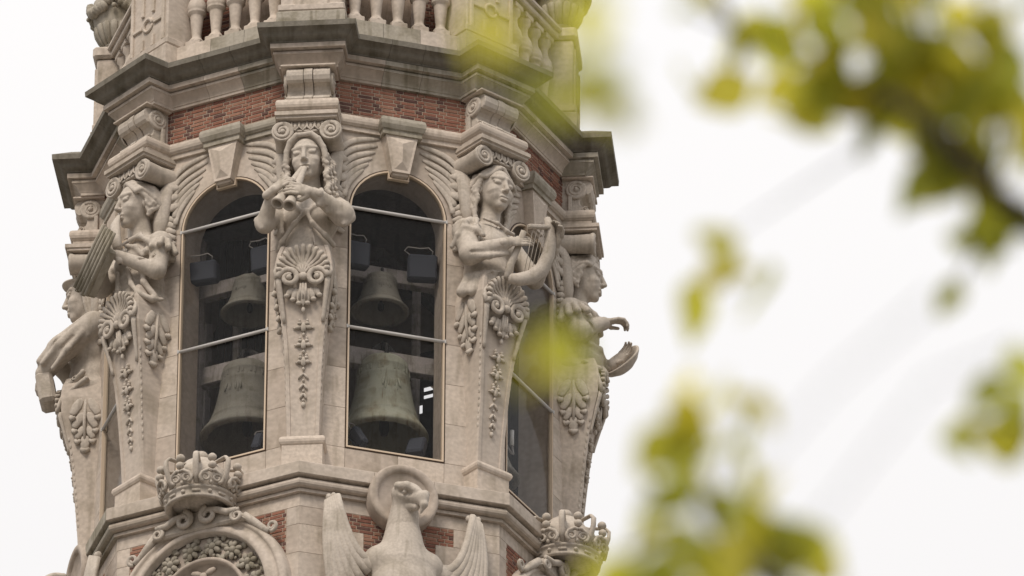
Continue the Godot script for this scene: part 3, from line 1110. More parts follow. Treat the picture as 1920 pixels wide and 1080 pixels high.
func side_leaves_mesh() -> ArrayMesh:  # a drop of acanthus leaves on both flanks of the shaft
	var g := Geo.new()
	for s in [-1.0, 1.0]:
		var out := Vector3(s, 0, 0)
		var P := func(h: float, z: float, d: float) -> Vector3: return Vector3(s * (shaft_at(h).x + 0.005 + d), h, z)
		g.tube([P.call(-1.95, 3.50, 0.0), P.call(-2.3, 3.51, 0.03), P.call(-2.7, 3.50, 0.02)], [0.02, 0.028, 0.02], 6)
		for j in [-1.0, 1.0]:
			g.leaf(P.call(-1.92, 3.50 + j * 0.05, 0.0), P.call(-2.22, 3.50 + j * 0.20, 0.02), 0.078, 0.024, out)
			g.leaf(P.call(-2.15, 3.50 + j * 0.03, 0.0), P.call(-2.42, 3.50 + j * 0.17, 0.025), 0.07, 0.026, out)
			g.leaf(P.call(-2.36, 3.50 + j * 0.02, 0.0), P.call(-2.58, 3.50 + j * 0.13, 0.03), 0.062, 0.028, out)
			g.tube([P.call(-2.22, 3.50 + j * 0.21, 0.0), P.call(-2.27, 3.50 + j * 0.19, 0.035), P.call(-2.25, 3.50 + j * 0.14, 0.03)], [0.035, 0.045, 0.03], 7)
			g.tube([P.call(-2.42, 3.50 + j * 0.18, 0.0), P.call(-2.47, 3.50 + j * 0.15, 0.035), P.call(-2.45, 3.50 + j * 0.11, 0.03)], [0.03, 0.042, 0.03], 7)
			g.tube([P.call(-2.58, 3.50 + j * 0.14, 0.0), P.call(-2.63, 3.50 + j * 0.11, 0.035), P.call(-2.60, 3.50 + j * 0.06, 0.03)], [0.03, 0.04, 0.03], 7)
		g.leaf(P.call(-2.50, 3.50, 0.01), P.call(-2.76, 3.50, 0.03), 0.08, 0.03, out)
		g.tube([P.call(-2.72, 3.44, 0.01), P.call(-2.765, 3.50, 0.04), P.call(-2.72, 3.56, 0.01)], [0.03, 0.045, 0.03], 7)
		for i in 14:  # the edge of the shaft is scalloped
			var h := -2.55 - i * 0.105
			g.blob(Vector3(s * (shaft_at(h).x - 0.008), h, shaft_at(h).y - 0.03), Vector3(0.016, 0.048, 0.022), Basis.IDENTITY, 6, 4)
	return g.mesh()


func wing_mesh(s: float) -> ArrayMesh:  # s = 1: the wing on the face to the right of the corner
	var g := Geo.new()
	var turn := Basis(Vector3.UP, deg_to_rad(22.5 * s))
	var P := func(l: float, h: float, d: float) -> Vector3: return turn * Vector3(s * l, h, A + d)
	var up := turn * Vector3(0, 0, 1)
	# long feathers towards the keystone
	var tips := [[-0.29, 0.59], [-0.315, 0.475], [-0.35, 0.365], [-0.395, 0.26], [-0.45, 0.16], [-0.52, 0.055]]
	for i in tips.size():
		var t := float(i) / (tips.size() - 1)
		var root := Vector2(lerpf(-0.92, -0.80, t), lerpf(0.16, -0.46, t))
		var tip := Vector2(tips[i][0], tips[i][1])
		var across := (tip - root).orthogonal().normalized()
		if across.y < 0:
			across = -across
		var pts := []
		var rad := []
		for j in 10:
			var u := j / 9.0
			var q := root.lerp(tip, u) + across * lerpf(0.15, 0.07, t) * sin(PI * pow(u, 0.8)) * 0.9
			pts.append(P.call(q.x, q.y, 0.006 + 0.03 * (1 - u) * (1 - u) + 0.006 * (1 - u)))
			rad.append(lerpf(0.044, 0.05, u) * (1.0 - pow(u, 6.0) * 0.6))
		g.tube(pts, rad, 8, 0.5, up)
	# the bone of the wing, broad and smooth, beside the head
	g.tube([P.call(-1.06, -0.66, 0.05), P.call(-1.02, -0.40, 0.08), P.call(-0.98, -0.12, 0.09), P.call(-0.95, 0.08, 0.08), P.call(-0.90, 0.21, 0.05), P.call(-0.83, 0.29, 0.01)], [0.07, 0.12, 0.125, 0.115, 0.085, 0.04], 12, 0.62, up)
	for i in 3:
		var h := 0.10 - i * 0.16
		g.tube([P.call(-0.93, h + 0.02, 0.07), P.call(-0.84, h + 0.055, 0.06), P.call(-0.75, h + 0.05 + 0.02 * i, 0.03)], [0.06, 0.07, 0.03], 8, 0.45, up)
	# rows of small feathers down beside the arch
	for i in 8:
		var h := -0.36 - i * 0.095
		g.tube([P.call(-0.98, h + 0.05, 0.05), P.call(-0.90, h + 0.02, 0.055), P.call(-0.80, h - 0.02, 0.03)], [0.045, 0.052, 0.032], 7, 0.45, up)
	return g.mesh()


# head: origin at its middle, y up, z towards the face; chin at y = -0.34, crown at 0.33
func carve_face(s: Carve, T: Transform3D) -> void:
	var k := T.basis.get_scale().x
	var B := T.basis.orthonormalized()
	s.ell(T * Vector3(0, 0.06, -0.03), Vector3(0.225, 0.27, 0.28) * k, B, 0.02)
	s.ell(T * Vector3(0, -0.13, 0.06), Vector3(0.165, 0.20, 0.185) * k, B, 0.06)
	s.cap(T * Vector3(-0.025, -0.285, 0.165), T * Vector3(0.025, -0.285, 0.165), 0.05 * k, 0.05 * k, 0.05)
	for e in [-1.0, 1.0]:
		s.cap(T * Vector3(e * 0.105, -0.09, 0.15), T * Vector3(e * 0.09, -0.14, 0.15), 0.075 * k, 0.06 * k, 0.05)
		s.cap(T * Vector3(e * 0.09, 0.022, 0.285), T * Vector3(e * 0.10, 0.022, 0.28), 0.056 * k, 0.05 * k, 0.03, true)
		s.cap(T * Vector3(e * 0.035, 0.085, 0.235), T * Vector3(e * 0.15, 0.085, 0.185), 0.035 * k, 0.028 * k, 0.03)
		s.ell(T * Vector3(e * 0.09, 0.012, 0.207), Vector3(0.055, 0.036, 0.042) * k, B, 0.008)
		s.cap(T * Vector3(e * 0.045, 0.042, 0.225), T * Vector3(e * 0.14, 0.036, 0.20), 0.02 * k, 0.018 * k, 0.008)
		s.cap(T * Vector3(e * 0.03, -0.112, 0.265), T * Vector3(e * 0.026, -0.108, 0.25), 0.021 * k, 0.025 * k, 0.018)
		s.ell(T * Vector3(e * 0.222, -0.03, -0.02), Vector3(0.03, 0.075, 0.05) * k, B, 0.015)
	s.cap(T * Vector3(0, 0.07, 0.235), T * Vector3(0, -0.10, 0.298), 0.024 * k, 0.031 * k, 0.022)
	for e in [-1.0, 1.0]:
		s.cap(T * Vector3(e * 0.02, -0.145, 0.285), T * Vector3(e * 0.02, -0.14, 0.285), 0.012 * k, 0.012 * k, 0.008, true)
	s.cap(T * Vector3(-0.045, -0.188, 0.232), T * Vector3(0.045, -0.188, 0.232), 0.022 * k, 0.022 * k, 0.02)
	s.cap(T * Vector3(-0.03, -0.228, 0.228), T * Vector3(0.03, -0.228, 0.228), 0.026 * k, 0.026 * k, 0.015)
	s.cap(T * Vector3(-0.055, -0.207, 0.25), T * Vector3(0.055, -0.207, 0.25), 0.010 * k, 0.010 * k, 0.01, true)
	s.cap(T * Vector3(0, -0.2, -0.05), T * Vector3(0, -0.52, -0.10), 0.135 * k, 0.15 * k, 0.04)


func carve_hand(s: Carve, wrist: Vector3, along: Vector3, palm: Vector3, thumb: float, curl: float, k := 1.0) -> void:
	var y := along.normalized()
	var z := (palm - y * palm.dot(y)).normalized()
	var B := Basis(y.cross(z), y, z)
	var T := Transform3D(B * k, wrist)
	s.cap(T * Vector3(0, -0.10, 0), T * Vector3(0, 0.02, 0), 0.062 * k, 0.06 * k, 0.03)
	s.ell(T * Vector3(0, 0.11, 0), Vector3(0.085, 0.12, 0.042) * k, B, 0.04)
	for i in 4:
		var x := -0.069 + i * 0.046
		var len: float = [0.82, 1.0, 1.05, 0.9][i] if thumb > 0 else [0.9, 1.05, 1.0, 0.82][i]
		var p := T * Vector3(x, 0.17, 0)
		var a := curl * 0.45
		for j in 3:
			var l: float = [0.095, 0.075, 0.055][j] * len * k
			var q := p + B * Vector3(x * 0.12, cos(a), sin(a)).normalized() * l
			s.cap(p, q, [0.027, 0.024, 0.021][j] * k, [0.024, 0.021, 0.018][j] * k, 0.008)
			p = q
			a += curl
	s.cap(T * Vector3(thumb * 0.06, 0.04, 0.02), T * Vector3(thumb * 0.12, 0.11, 0.05), 0.036 * k, 0.03 * k, 0.02)
	s.cap(T * Vector3(thumb * 0.12, 0.11, 0.05), T * Vector3(thumb * 0.11, 0.20, 0.085), 0.029 * k, 0.022 * k, 0.01)


func carve_torso(s: Carve) -> void:
	s.ell(Vector3(0, -0.98, 3.46), Vector3(0.43, 0.40, 0.34), Basis.IDENTITY, 0.05)
	s.cap(Vector3(-0.38, -0.76, 3.46), Vector3(0.38, -0.76, 3.46), 0.17, 0.17, 0.08)
	s.cap(Vector3(0, -0.40, 3.49), Vector3(0, -0.68, 3.47), 0.135, 0.19, 0.08)
	s.ell(Vector3(0, -1.42, 3.45), Vector3(0.35, 0.42, 0.36), Basis.IDENTITY, 0.08)
	s.ell(Vector3(0, -1.66, 3.45), Vector3(0.40, 0.24, 0.40), Basis.IDENTITY, 0.06)
	for e in [-1.0, 1.0]:
		s.cap(Vector3(e * 0.16, -1.02, 3.70), Vector3(e * 0.16, -1.0, 3.70), 0.125, 0.125, 0.10)


func folds(s: Carve, list: Array, k := 0.045) -> void:  # cloth folds: chains of points with a start and an end radius
	for f in list:
		s.chain(f[0], f[1] * 0.82, f[2] * 0.78, k)


func creases(s: Carve, list: Array) -> void:  # sharp valleys between the folds
	for f in list:
		for i in f.size() - 1:
			s.cap(f[i], f[i + 1], 0.022, 0.022, 0.018, true)


func ruffle(s: Carve, c: Vector3, axis: Vector3, r: float, n: int, lobe: float, turn := 0.0) -> void:
	var y := axis.normalized()
	var x := y.cross(Vector3(0.3, 0.2, 1)).normalized()
	var z := x.cross(y)
	for i in n:
		var a := TAU * i / n + turn
		var d := x * cos(a) + z * sin(a)
		s.cap(c + d * r * 0.70 - y * 0.12, c + d * r * (0.92 + 0.14 * (i % 2)) + y * 0.05, lobe * 0.7, lobe, 0.05)


func hair_locks(s: Carve, T: Transform3D, paths: Array, r0: float, r1: float, copies: int, spread: Vector3) -> void:
	for p in paths:
		for c in copies:
			var u := (c + 0.5) / copies - 0.5
			var pts := []
			for i in p.size():
				var w := sin(i * 2.2 + c * 1.7) * 0.018
				pts.append(T * (p[i] + spread * u * 2.0 + Vector3(w, w * 0.5, w)))
			s.chain(pts, r0, r1, 0.012)


func hair_centre(T: Transform3D) -> Carve:
	var s := Carve.new(Vector3(-0.45, -0.85, 3.15), Vector3(0.48, 0.38, 4.02), 0.0125)
	s.ell(T * Vector3(0, 0.08, -0.085), Vector3(0.283, 0.297, 0.29), T.basis.orthonormalized(), 0.02)
	for e in [-1.0, 1.0]:
		for j in 6:
			var z := 0.185 - j * 0.065
			var y := 0.30 - j * 0.012
			s.chain([T * Vector3(e * 0.012, y, z), T * Vector3(e * 0.10, y - 0.005, z + 0.015), T * Vector3(e * 0.19, y - 0.09 - j * 0.01, z + 0.005), T * Vector3(e * 0.245, y - 0.21, z - 0.03), T * Vector3(e * 0.262, y - 0.35, z - 0.05)], 0.036, 0.042, 0.012)
		# ringlets falling to the shoulder
		for j in 3:
			var n := 13 if e > 0 else 9
			for i in n:
				var t := i / 12.0
				var a := i * 1.25 + j * 2.0
				var c := Vector3(e * (0.255 + 0.03 * j + t * 0.03), -0.02 - t * 0.58, 0.10 - j * 0.075 + t * 0.06)
				s.cap(T * (c + Vector3(cos(a) * 0.025, 0.02, sin(a) * 0.025)), T * (c + Vector3(-cos(a) * 0.025, -0.02, sin(a) * 0.03)), 0.036, 0.034, 0.008)
	return s


func hair_swept(T: Transform3D, back: float, fall: float, seed_: int) -> Carve:  # waves from the brow back over the ears
	var s := Carve.new(Vector3(-0.52, -0.75, 2.95), Vector3(0.52, 0.42, 4.02), 0.0125)
	var r := RandomNumberGenerator.new()
	r.seed = seed_
	s.ell(T * Vector3(0, 0.07, -0.095), Vector3(0.283, 0.297, 0.297), T.basis.orthonormalized(), 0.02)
	for e in [-1.0, 1.0]:
		for j in 11:
			var t := j / 10.0
			var start := Vector3(e * lerpf(0.02, 0.225, t), lerpf(0.29, 0.10, t), lerpf(0.16, 0.12, t))
			var w := r.randf_range(-0.02, 0.02)
			s.chain([T * start, T * (start + Vector3(e * 0.05, 0.012 + w, -0.05)), T * (start + Vector3(e * (0.10 - 0.05 * t), -0.01, -0.15)), T * Vector3(e * lerpf(0.24, 0.30, t), start.y - 0.10 + w, -0.12 * back), T * Vector3(e * lerpf(0.25, 0.30, t), start.y - 0.19, -0.22 * back)], 0.034, 0.027, 0.02)
		for j in 8:
			var y := 0.0 - j * 0.032 * fall
			var w := r.randf_range(-0.02, 0.02)
			s.chain([T * Vector3(e * 0.255, y + 0.10, 0.07 - j * 0.02), T * Vector3(e * (0.285 + w), y + 0.02, -0.01 - j * 0.022), T * Vector3(e * (0.265 - w), y - 0.08 * fall, 0.0 + w - j * 0.012), T * Vector3(e * (0.25 + w), y - 0.17 * fall, -0.05)], 0.032, 0.024, 0.014)
	for j in 6:
		s.chain([T * Vector3(-0.2 + j * 0.08, 0.1, -0.3), T * Vector3(-0.18 + j * 0.07, -0.12, -0.31), T * Vector3(-0.16 + j * 0.065, -0.3 * fall, -0.24)], 0.06, 0.05, 0.015)
	return s


func angel_base(k: int, label: String) -> Node3D:
	var f := vframe(k)
	f.origin += f.basis * Vector3(0, -5.04, 3.3)
	return thing("angel_statue", label, "statue", f, "winged stone figures at the tower's corners")


var shared := {}


func finish_angel(t: Node3D, body: ArrayMesh, hair: Carve) -> void:
	if shared.is_empty():
		shared = {"pedestal": [pedestal_mesh(), "stone_pale"], "shaft": [shaft_mesh(), "stone"], "shell_and_scrolls": [cartouche_mesh(), "carved"], "string_of_husks": [husks_mesh(), "carved"], "hanging_leaves": [side_leaves_mesh(), "carved"], "wing": [wing_mesh(1), "carved"], "wing2": [wing_mesh(-1), "carved"]}
	var back := Transform3D(Basis.IDENTITY, Vector3(0, 5.04, -3.3))
	put("body", body, M.carved, t, back)
	if hair:
		put("hair", carved([hair]), M.carved, t, back)
	for key in shared:
		put(key.trim_suffix("2"), shared[key][0], M[shared[key][1]], t, back)


const BODY_LO := Vector3(-0.95, -1.95, 3.0)
const BODY_HI := Vector3(0.95, -0.3, 4.62)
const BACK := Vector3(0, 5.04, -3.3)


func head_box(T: Transform3D) -> Carve:
	return Carve.new(T.origin - Vector3(0.36, 0.62, 0.44), T.origin + Vector3(0.36, 0.40, 0.43), 0.0118)


func hand_box(c: Vector3, r := 0.33) -> Carve:
	return Carve.new(c - Vector3.ONE * r, c + Vector3.ONE * r, 0.0125)


func pose(yaw: float, pitch: float, roll: float, at := Vector3(0, -0.05, 3.60)) -> Transform3D:
	return Transform3D(Basis.from_euler(Vector3(deg_to_rad(pitch), deg_to_rad(yaw), deg_to_rad(roll))).scaled(Vector3.ONE * 1.08), at)


func angel_with_flutes() -> void:
	var t := angel_base(0, "stone angel blowing a pair of flutes, facing the viewer between the two front windows")
	var T := pose(-5, 2, 3)
	var b := Carve.new(BODY_LO, BODY_HI, 0.022)
	carve_torso(b)
	b.cap(Vector3(-0.42, -0.80, 3.50), Vector3(-0.55, -1.24, 3.92), 0.15, 0.14, 0.05)
	b.cap(Vector3(-0.55, -1.24, 3.92), Vector3(-0.43, -0.93, 4.17), 0.13, 0.08, 0.03)
	b.cap(Vector3(0.42, -0.80, 3.50), Vector3(0.55, -1.16, 3.95), 0.17, 0.17, 0.05)
	b.cap(Vector3(0.55, -1.16, 3.95), Vector3(0.18, -0.99, 4.28), 0.16, 0.085, 0.03)
	folds(b, [
		[[Vector3(0.34, -0.72, 3.72), Vector3(0.42, -0.98, 4.02), Vector3(0.30, -1.06, 4.18)], 0.05, 0.05],
		[[Vector3(0.48, -0.74, 3.62), Vector3(0.60, -1.0, 3.95), Vector3(0.50, -1.22, 4.08)], 0.05, 0.045],
		[[Vector3(0.40, -0.86, 3.82), Vector3(0.52, -1.12, 4.08), Vector3(0.36, -1.2, 4.12)], 0.045, 0.04],
		[[Vector3(0.62, -0.98, 3.80), Vector3(0.68, -1.22, 3.95), Vector3(0.58, -1.34, 4.0)], 0.05, 0.05],
		[[Vector3(0.26, -0.84, 4.12), Vector3(0.30, -1.02, 4.24), Vector3(0.24, -1.14, 4.22)], 0.045, 0.05],
		[[Vector3(-0.5, -0.98, 3.72), Vector3(-0.66, -1.2, 3.94), Vector3(-0.58, -1.36, 4.0)], 0.05, 0.04],
		# open robe over the chest
		[[Vector3(0.02, -1.02, 3.86), Vector3(-0.14, -1.22, 3.86), Vector3(-0.32, -1.46, 3.78), Vector3(-0.36, -1.54, 3.72)], 0.035, 0.045],
		[[Vector3(0.02, -1.02, 3.86), Vector3(0.12, -1.24, 3.88), Vector3(0.30, -1.40, 3.80), Vector3(0.40, -1.50, 3.70)], 0.035, 0.05],
		[[Vector3(-0.30, -0.74, 3.70), Vector3(-0.14, -0.92, 3.82), Vector3(0.0, -1.04, 3.86)], 0.04, 0.03],
		[[Vector3(0.30, -0.74, 3.70), Vector3(0.14, -0.92, 3.82), Vector3(0.02, -1.04, 3.86)], 0.04, 0.03],
		[[Vector3(-0.36, -1.0, 3.72), Vector3(-0.34, -1.3, 3.72), Vector3(-0.4, -1.5, 3.62)], 0.06, 0.05],
		[[Vector3(0.1, -1.3, 3.80), Vector3(0.16, -1.55, 3.82)], 0.02, 0.025]])
	creases(b, [
		[Vector3(0.42, -0.74, 3.72), Vector3(0.54, -0.96, 3.97), Vector3(0.46, -1.10, 4.12)], [Vector3(0.36, -0.86, 3.86), Vector3(0.44, -1.04, 4.08), Vector3(0.34, -1.14, 4.17)], [Vector3(0.62, -0.94, 3.78), Vector3(0.68, -1.12, 3.92), Vector3(0.62, -1.26, 4.0)], [Vector3(0.26, -0.96, 4.36), Vector3(0.30, -1.08, 4.33)],
		[Vector3(-0.10, -1.28, 3.80), Vector3(-0.26, -1.50, 3.76)], [Vector3(0.14, -1.34, 3.83), Vector3(0.26, -1.52, 3.76)], [Vector3(-0.60, -1.05, 3.78), Vector3(-0.69, -1.22, 3.93)]])
	var hd := head_box(T)
	carve_face(hd, T)
	hd.cap(T * Vector3(-0.02, -0.205, 0.25), T * Vector3(0.02, -0.205, 0.25), 0.018, 0.018, 0.012, true)
	var ha := hand_box(Vector3(-0.28, -0.76, 4.24))
	carve_hand(ha, Vector3(-0.42, -0.90, 4.24), Vector3(0.75, 0.60, 0.10), Vector3(0.25, -0.3, -0.9), 1.0, 0.42)
	var hb := hand_box(Vector3(-0.02, -0.92, 4.30))
	carve_hand(hb, Vector3(0.15, -0.98, 4.30), Vector3(-0.95, 0.24, 0.10), Vector3(0.0, -0.12, -1.0), 1.0, 0.32, 1.1)
	finish_angel(t, carved([b, hd, ha, hb]), hair_centre(T))
	for p in [[Vector3(-0.03, -0.35, 3.93), Vector3(-0.335, -1.15, 4.30)], [Vector3(0.0, -0.35, 3.93), Vector3(-0.165, -1.20, 4.32)]]:
		var g := Geo.new()
		var y: Vector3 = (p[1] - p[0]).normalized()
		var x := y.cross(Vector3(0, 0, 1)).normalized()
		var l: float = p[0].distance_to(p[1])
		g.lathe([Vector2(0.0, 0.0), Vector2(0.036, 0.01), Vector2(0.042, 0.08), Vector2(0.05, l * 0.3), Vector2(0.062, l * 0.8), Vector2(0.078, l * 0.88), Vector2(0.096, l * 0.97), Vector2(0.096, l), Vector2(0.07, l + 0.005), Vector2(0.062, l - 0.02), Vector2(0.05, l - 0.12), Vector2(0.0, l - 0.13)], p[0], Basis(x, y, x.cross(y)), 16)
		put("flute", g.mesh(), M.carved, t, Transform3D(Basis.IDENTITY, BACK))


func angel_with_reed_pipes() -> void:
	var t := angel_base(7, "stone angel left of the front windows blowing a pipe, ribbed instrument in hand")
	var T := pose(-14, 2, -4)
	var b := Carve.new(BODY_LO, BODY_HI, 0.022)
	carve_torso(b)
	b.cap(Vector3(0.43, -0.80, 3.48), Vector3(0.55, -1.36, 3.64), 0.15, 0.135, 0.05)
	b.cap(Vector3(0.55, -1.36, 3.64), Vector3(0.16, -1.10, 4.04), 0.125, 0.08, 0.03)
	b.cap(Vector3(-0.43, -0.80, 3.48), Vector3(-0.52, -1.25, 3.80), 0.16, 0.14, 0.05)
	b.cap(Vector3(-0.52, -1.25, 3.80), Vector3(-0.14, -1.0, 4.12), 0.12, 0.08, 0.03)
	ruffle(b, Vector3(0.50, -0.98, 3.53), Vector3(0.1, -1, 0.25), 0.20, 9, 0.05)
	ruffle(b, Vector3(-0.50, -0.98, 3.57), Vector3(-0.1, -1, 0.45), 0.2, 9, 0.05)
	folds(b, [
		[[Vector3(0.12, -0.66, 3.70), Vector3(0.30, -0.74, 3.74), Vector3(0.44, -0.86, 3.72), Vector3(0.56, -1.0, 3.66)], 0.05, 0.05],
		[[Vector3(-0.10, -0.68, 3.74), Vector3(0.10, -0.72, 3.78), Vector3(0.26, -0.66, 3.72)], 0.04, 0.04],
		[[Vector3(0.08, -0.82, 3.82), Vector3(0.24, -0.90, 3.80), Vector3(0.34, -1.06, 3.74)], 0.045, 0.04],
		[[Vector3(0.10, -1.2, 3.82), Vector3(0.20, -1.5, 3.82), Vector3(0.36, -1.72, 3.80), Vector3(0.48, -1.80, 3.66)], 0.04, 0.05],
		[[Vector3(0.28, -1.2, 3.72), Vector3(0.36, -1.5, 3.72), Vector3(0.46, -1.72, 3.6)], 0.05, 0.06],
		[[Vector3(-0.10, -1.2, 3.84), Vector3(-0.06, -1.5, 3.86), Vector3(-0.14, -1.72, 3.84)], 0.04, 0.04],
		[[Vector3(-0.14, -1.74, 3.84), Vector3(0.04, -1.68, 3.88), Vector3(0.20, -1.76, 3.86), Vector3(0.34, -1.70, 3.80), Vector3(0.46, -1.80, 3.64), Vector3(0.5, -1.76, 3.5)], 0.035, 0.04]])
	var hd := head_box(T)
	carve_face(hd, T)
	creases(b, [[Vector3(0.20, -0.78, 3.80), Vector3(0.34, -0.86, 3.79), Vector3(0.44, -0.96, 3.76)], [Vector3(0.02, -1.22, 3.84), Vector3(0.08, -1.60, 3.85)], [Vector3(0.22, -1.22, 3.79), Vector3(0.30, -1.58, 3.77)], [Vector3(0.56, -1.16, 3.68), Vector3(0.44, -1.22, 3.86)], [Vector3(-0.16, -1.2, 3.80), Vector3(-0.14, -1.6, 3.84)]])
	var ha := hand_box(Vector3(0.08, -0.92, 4.08))
	carve_hand(ha, Vector3(0.16, -1.10, 4.04), Vector3(-0.35, 0.85, 0.15), Vector3(-0.7, -0.15, -0.5), -1.0, 0.35)
	var hb := hand_box(Vector3(-0.10, -0.84, 4.14))
	carve_hand(hb, Vector3(-0.14, -1.02, 4.12), Vector3(0.18, 0.9, 0.05), Vector3(0.8, -0.1, -0.6), 1.0, 0.45)
	finish_angel(t, carved([b, hd, ha, hb]), hair_swept(T, 1.0, 0.55, 3))
	var at := Transform3D(Basis.IDENTITY, BACK)
	var g := Geo.new()
	g.tube([T * Vector3(0.0, -0.21, 0.27), Vector3(0.02, -0.52, 4.0), Vector3(0.10, -0.80, 4.05), Vector3(0.16, -1.0, 4.05)], [0.04, 0.085, 0.10, 0.09], 12, 0.7, Vector3.BACK)
	put("short_pipe", g.mesh(), M.carved, t, at)
	var q := Geo.new()
	var a := Vector3(0.10, -0.98, 4.20)
	var e := Vector3(-0.42, -1.50, 4.16)
	var y := (e - a).normalized()
	var z := Vector3(0.30, 0.15, 0.94)
	z = (z - y * z.dot(y)).normalized()
	var x := y.cross(z)
	q.box((a + e) / 2, Vector3(0.38, a.distance_to(e), 0.17), 0.03, Basis(x, y, z))
	for i in 5:
		var o := x * (-0.15 + i * 0.075) + z * 0.085
		q.tube([a + o - y * 0.25, a + o, e + o + y * (0.03 * (i % 2))], [0.025, 0.036, 0.038], 7)
	put("ribbed_instrument", q.mesh(), M.weathered, t, at)


func angel_with_lyre() -> void:
	var t := angel_base(1, "stone angel playing a curved lyre to the right of the front windows")
	var T := pose(-3, 0, -2)
	var b := Carve.new(BODY_LO, BODY_HI, 0.022)
	carve_torso(b)
	b.cap(Vector3(-0.43, -0.80, 3.47), Vector3(-0.54, -1.34, 3.74), 0.18, 0.15, 0.05)
	b.cap(Vector3(-0.54, -1.34, 3.74), Vector3(-0.16, -1.17, 4.10), 0.16, 0.085, 0.03)
	b.cap(Vector3(0.43, -0.80, 3.47), Vector3(0.60, -1.36, 3.80), 0.16, 0.13, 0.05)
	b.cap(Vector3(0.60, -1.36, 3.80), Vector3(0.57, -1.06, 4.24), 0.12, 0.085, 0.03)
	folds(b, [
		[[Vector3(-0.40, -0.64, 3.58), Vector3(-0.56, -0.78, 3.64), Vector3(-0.66, -1.0, 3.60), Vector3(-0.68, -1.16, 3.5)], 0.05, 0.045],
		[[Vector3(-0.36, -0.66, 3.66), Vector3(-0.44, -0.82, 3.74), Vector3(-0.40, -1.0, 3.82)], 0.045, 0.04],
		[[Vector3(-0.56, -0.86, 3.66), Vector3(-0.46, -0.92, 3.76), Vector3(-0.34, -0.98, 3.80)], 0.05, 0.04],
		[[Vector3(-0.60, -1.42, 3.76), Vector3(-0.40, -1.42, 3.98), Vector3(-0.14, -1.32, 4.06)], 0.06, 0.045],
		[[Vector3(-0.40, -1.24, 3.94), Vector3(-0.22, -1.24, 4.06)], 0.07, 0.06],
		[[Vector3(0.12, -0.70, 3.74), Vector3(-0.06, -0.66, 3.76), Vector3(-0.24, -0.60, 3.66)], 0.03, 0.03],
		[[Vector3(0.10, -0.72, 3.76), Vector3(0.24, -0.72, 3.74), Vector3(0.36, -0.70, 3.62)], 0.03, 0.03],
		[[Vector3(-0.44, -1.62, 3.62), Vector3(-0.22, -1.56, 3.84), Vector3(0.06, -1.50, 3.88), Vector3(0.30, -1.50, 3.78)], 0.035, 0.03],
		[[Vector3(-0.42, -1.58, 3.56), Vector3(-0.50, -1.84, 3.52)], 0.08, 0.11],
		[[Vector3(-0.36, -1.58, 3.66), Vector3(-0.43, -1.86, 3.66)], 0.08, 0.10],
		[[Vector3(-0.28, -1.56, 3.74), Vector3(-0.33, -1.84, 3.78)], 0.08, 0.09],
		[[Vector3(-0.17, -1.54, 3.80), Vector3(-0.20, -1.78, 3.84)], 0.07, 0.08],
		[[Vector3(-0.05, -1.52, 3.84), Vector3(-0.05, -1.72, 3.87)], 0.06, 0.07]])
	var hd := head_box(T)
	carve_face(hd, T)
	creases(b, [[Vector3(-0.45, -1.62, 3.68), Vector3(-0.52, -1.92, 3.70)], [Vector3(-0.34, -1.60, 3.78), Vector3(-0.40, -1.90, 3.82)], [Vector3(-0.23, -1.58, 3.85), Vector3(-0.27, -1.84, 3.90)], [Vector3(-0.11, -1.56, 3.88), Vector3(-0.13, -1.78, 3.93)], [Vector3(-0.62, -0.80, 3.66), Vector3(-0.56, -0.92, 3.78), Vector3(-0.44, -1.0, 3.86)], [Vector3(-0.52, -0.70, 3.66), Vector3(-0.44, -0.82, 3.78)], [Vector3(-0.62, -1.38, 3.86), Vector3(-0.40, -1.36, 4.04), Vector3(-0.24, -1.29, 4.10)], [Vector3(0.0, -1.06, 3.83), Vector3(0.02, -1.36, 3.82)]])
	var ha := hand_box(Vector3(0.02, -1.08, 4.22))
	carve_hand(ha, Vector3(-0.16, -1.17, 4.12), Vector3(0.85, 0.30, 0.32), Vector3(0.15, -0.35, -0.9), 1.0, 0.18)
	var hb := hand_box(Vector3(0.53, -0.84, 4.36))
	carve_hand(hb, Vector3(0.57, -1.04, 4.26), Vector3(-0.08, 0.72, 0.55), Vector3(-1.0, -0.1, 0.1), -1.0, 0.6, 1.1)
	finish_angel(t, carved([b, hd, ha, hb]), hair_swept(T, 0.9, 1.35, 8))
	var g := Geo.new()
	g.tube([Vector3(0.37, -0.66, 4.33), Vector3(0.41, -0.78, 4.34), Vector3(0.44, -0.98, 4.33), Vector3(0.43, -1.22, 4.29), Vector3(0.36, -1.46, 4.24), Vector3(0.22, -1.62, 4.18), Vector3(0.04, -1.70, 4.12), Vector3(-0.10, -1.70, 4.04)], [0.05, 0.075, 0.09, 0.10, 0.11, 0.11, 0.10, 0.07], 10, 0.8, Vector3.BACK)
	g.tube([Vector3(-0.10, -1.70, 4.04), Vector3(-0.06, -1.45, 4.05), Vector3(0.02, -1.2, 4.10), Vector3(0.04, -0.95, 4.22)], [0.07, 0.06, 0.05, 0.045], 10, 0.8, Vector3.BACK)
	put("lyre_frame", g.mesh(), M.carved, t, Transform3D(Basis.IDENTITY, BACK))
	var q := Geo.new()
	q.box(Vector3(0.22, -0.88, 4.36), Vector3(0.46, 0.06, 0.07), 0.015, Basis(Vector3.BACK, deg_to_rad(18)))
	put("crossbar", q.mesh(), M.carved, t, Transform3D(Basis.IDENTITY, BACK))
	var st := Geo.new()
	for i in 4:
		var x := 0.10 + i * 0.075
		st.tube([Vector3(x, -0.92 + i * 0.02, 4.35), Vector3(x * 0.8 + 0.02, -1.58, 4.16)], [0.006, 0.006], 5)
	put("strings", st.mesh(), M.carved, t, Transform3D(Basis.IDENTITY, BACK))


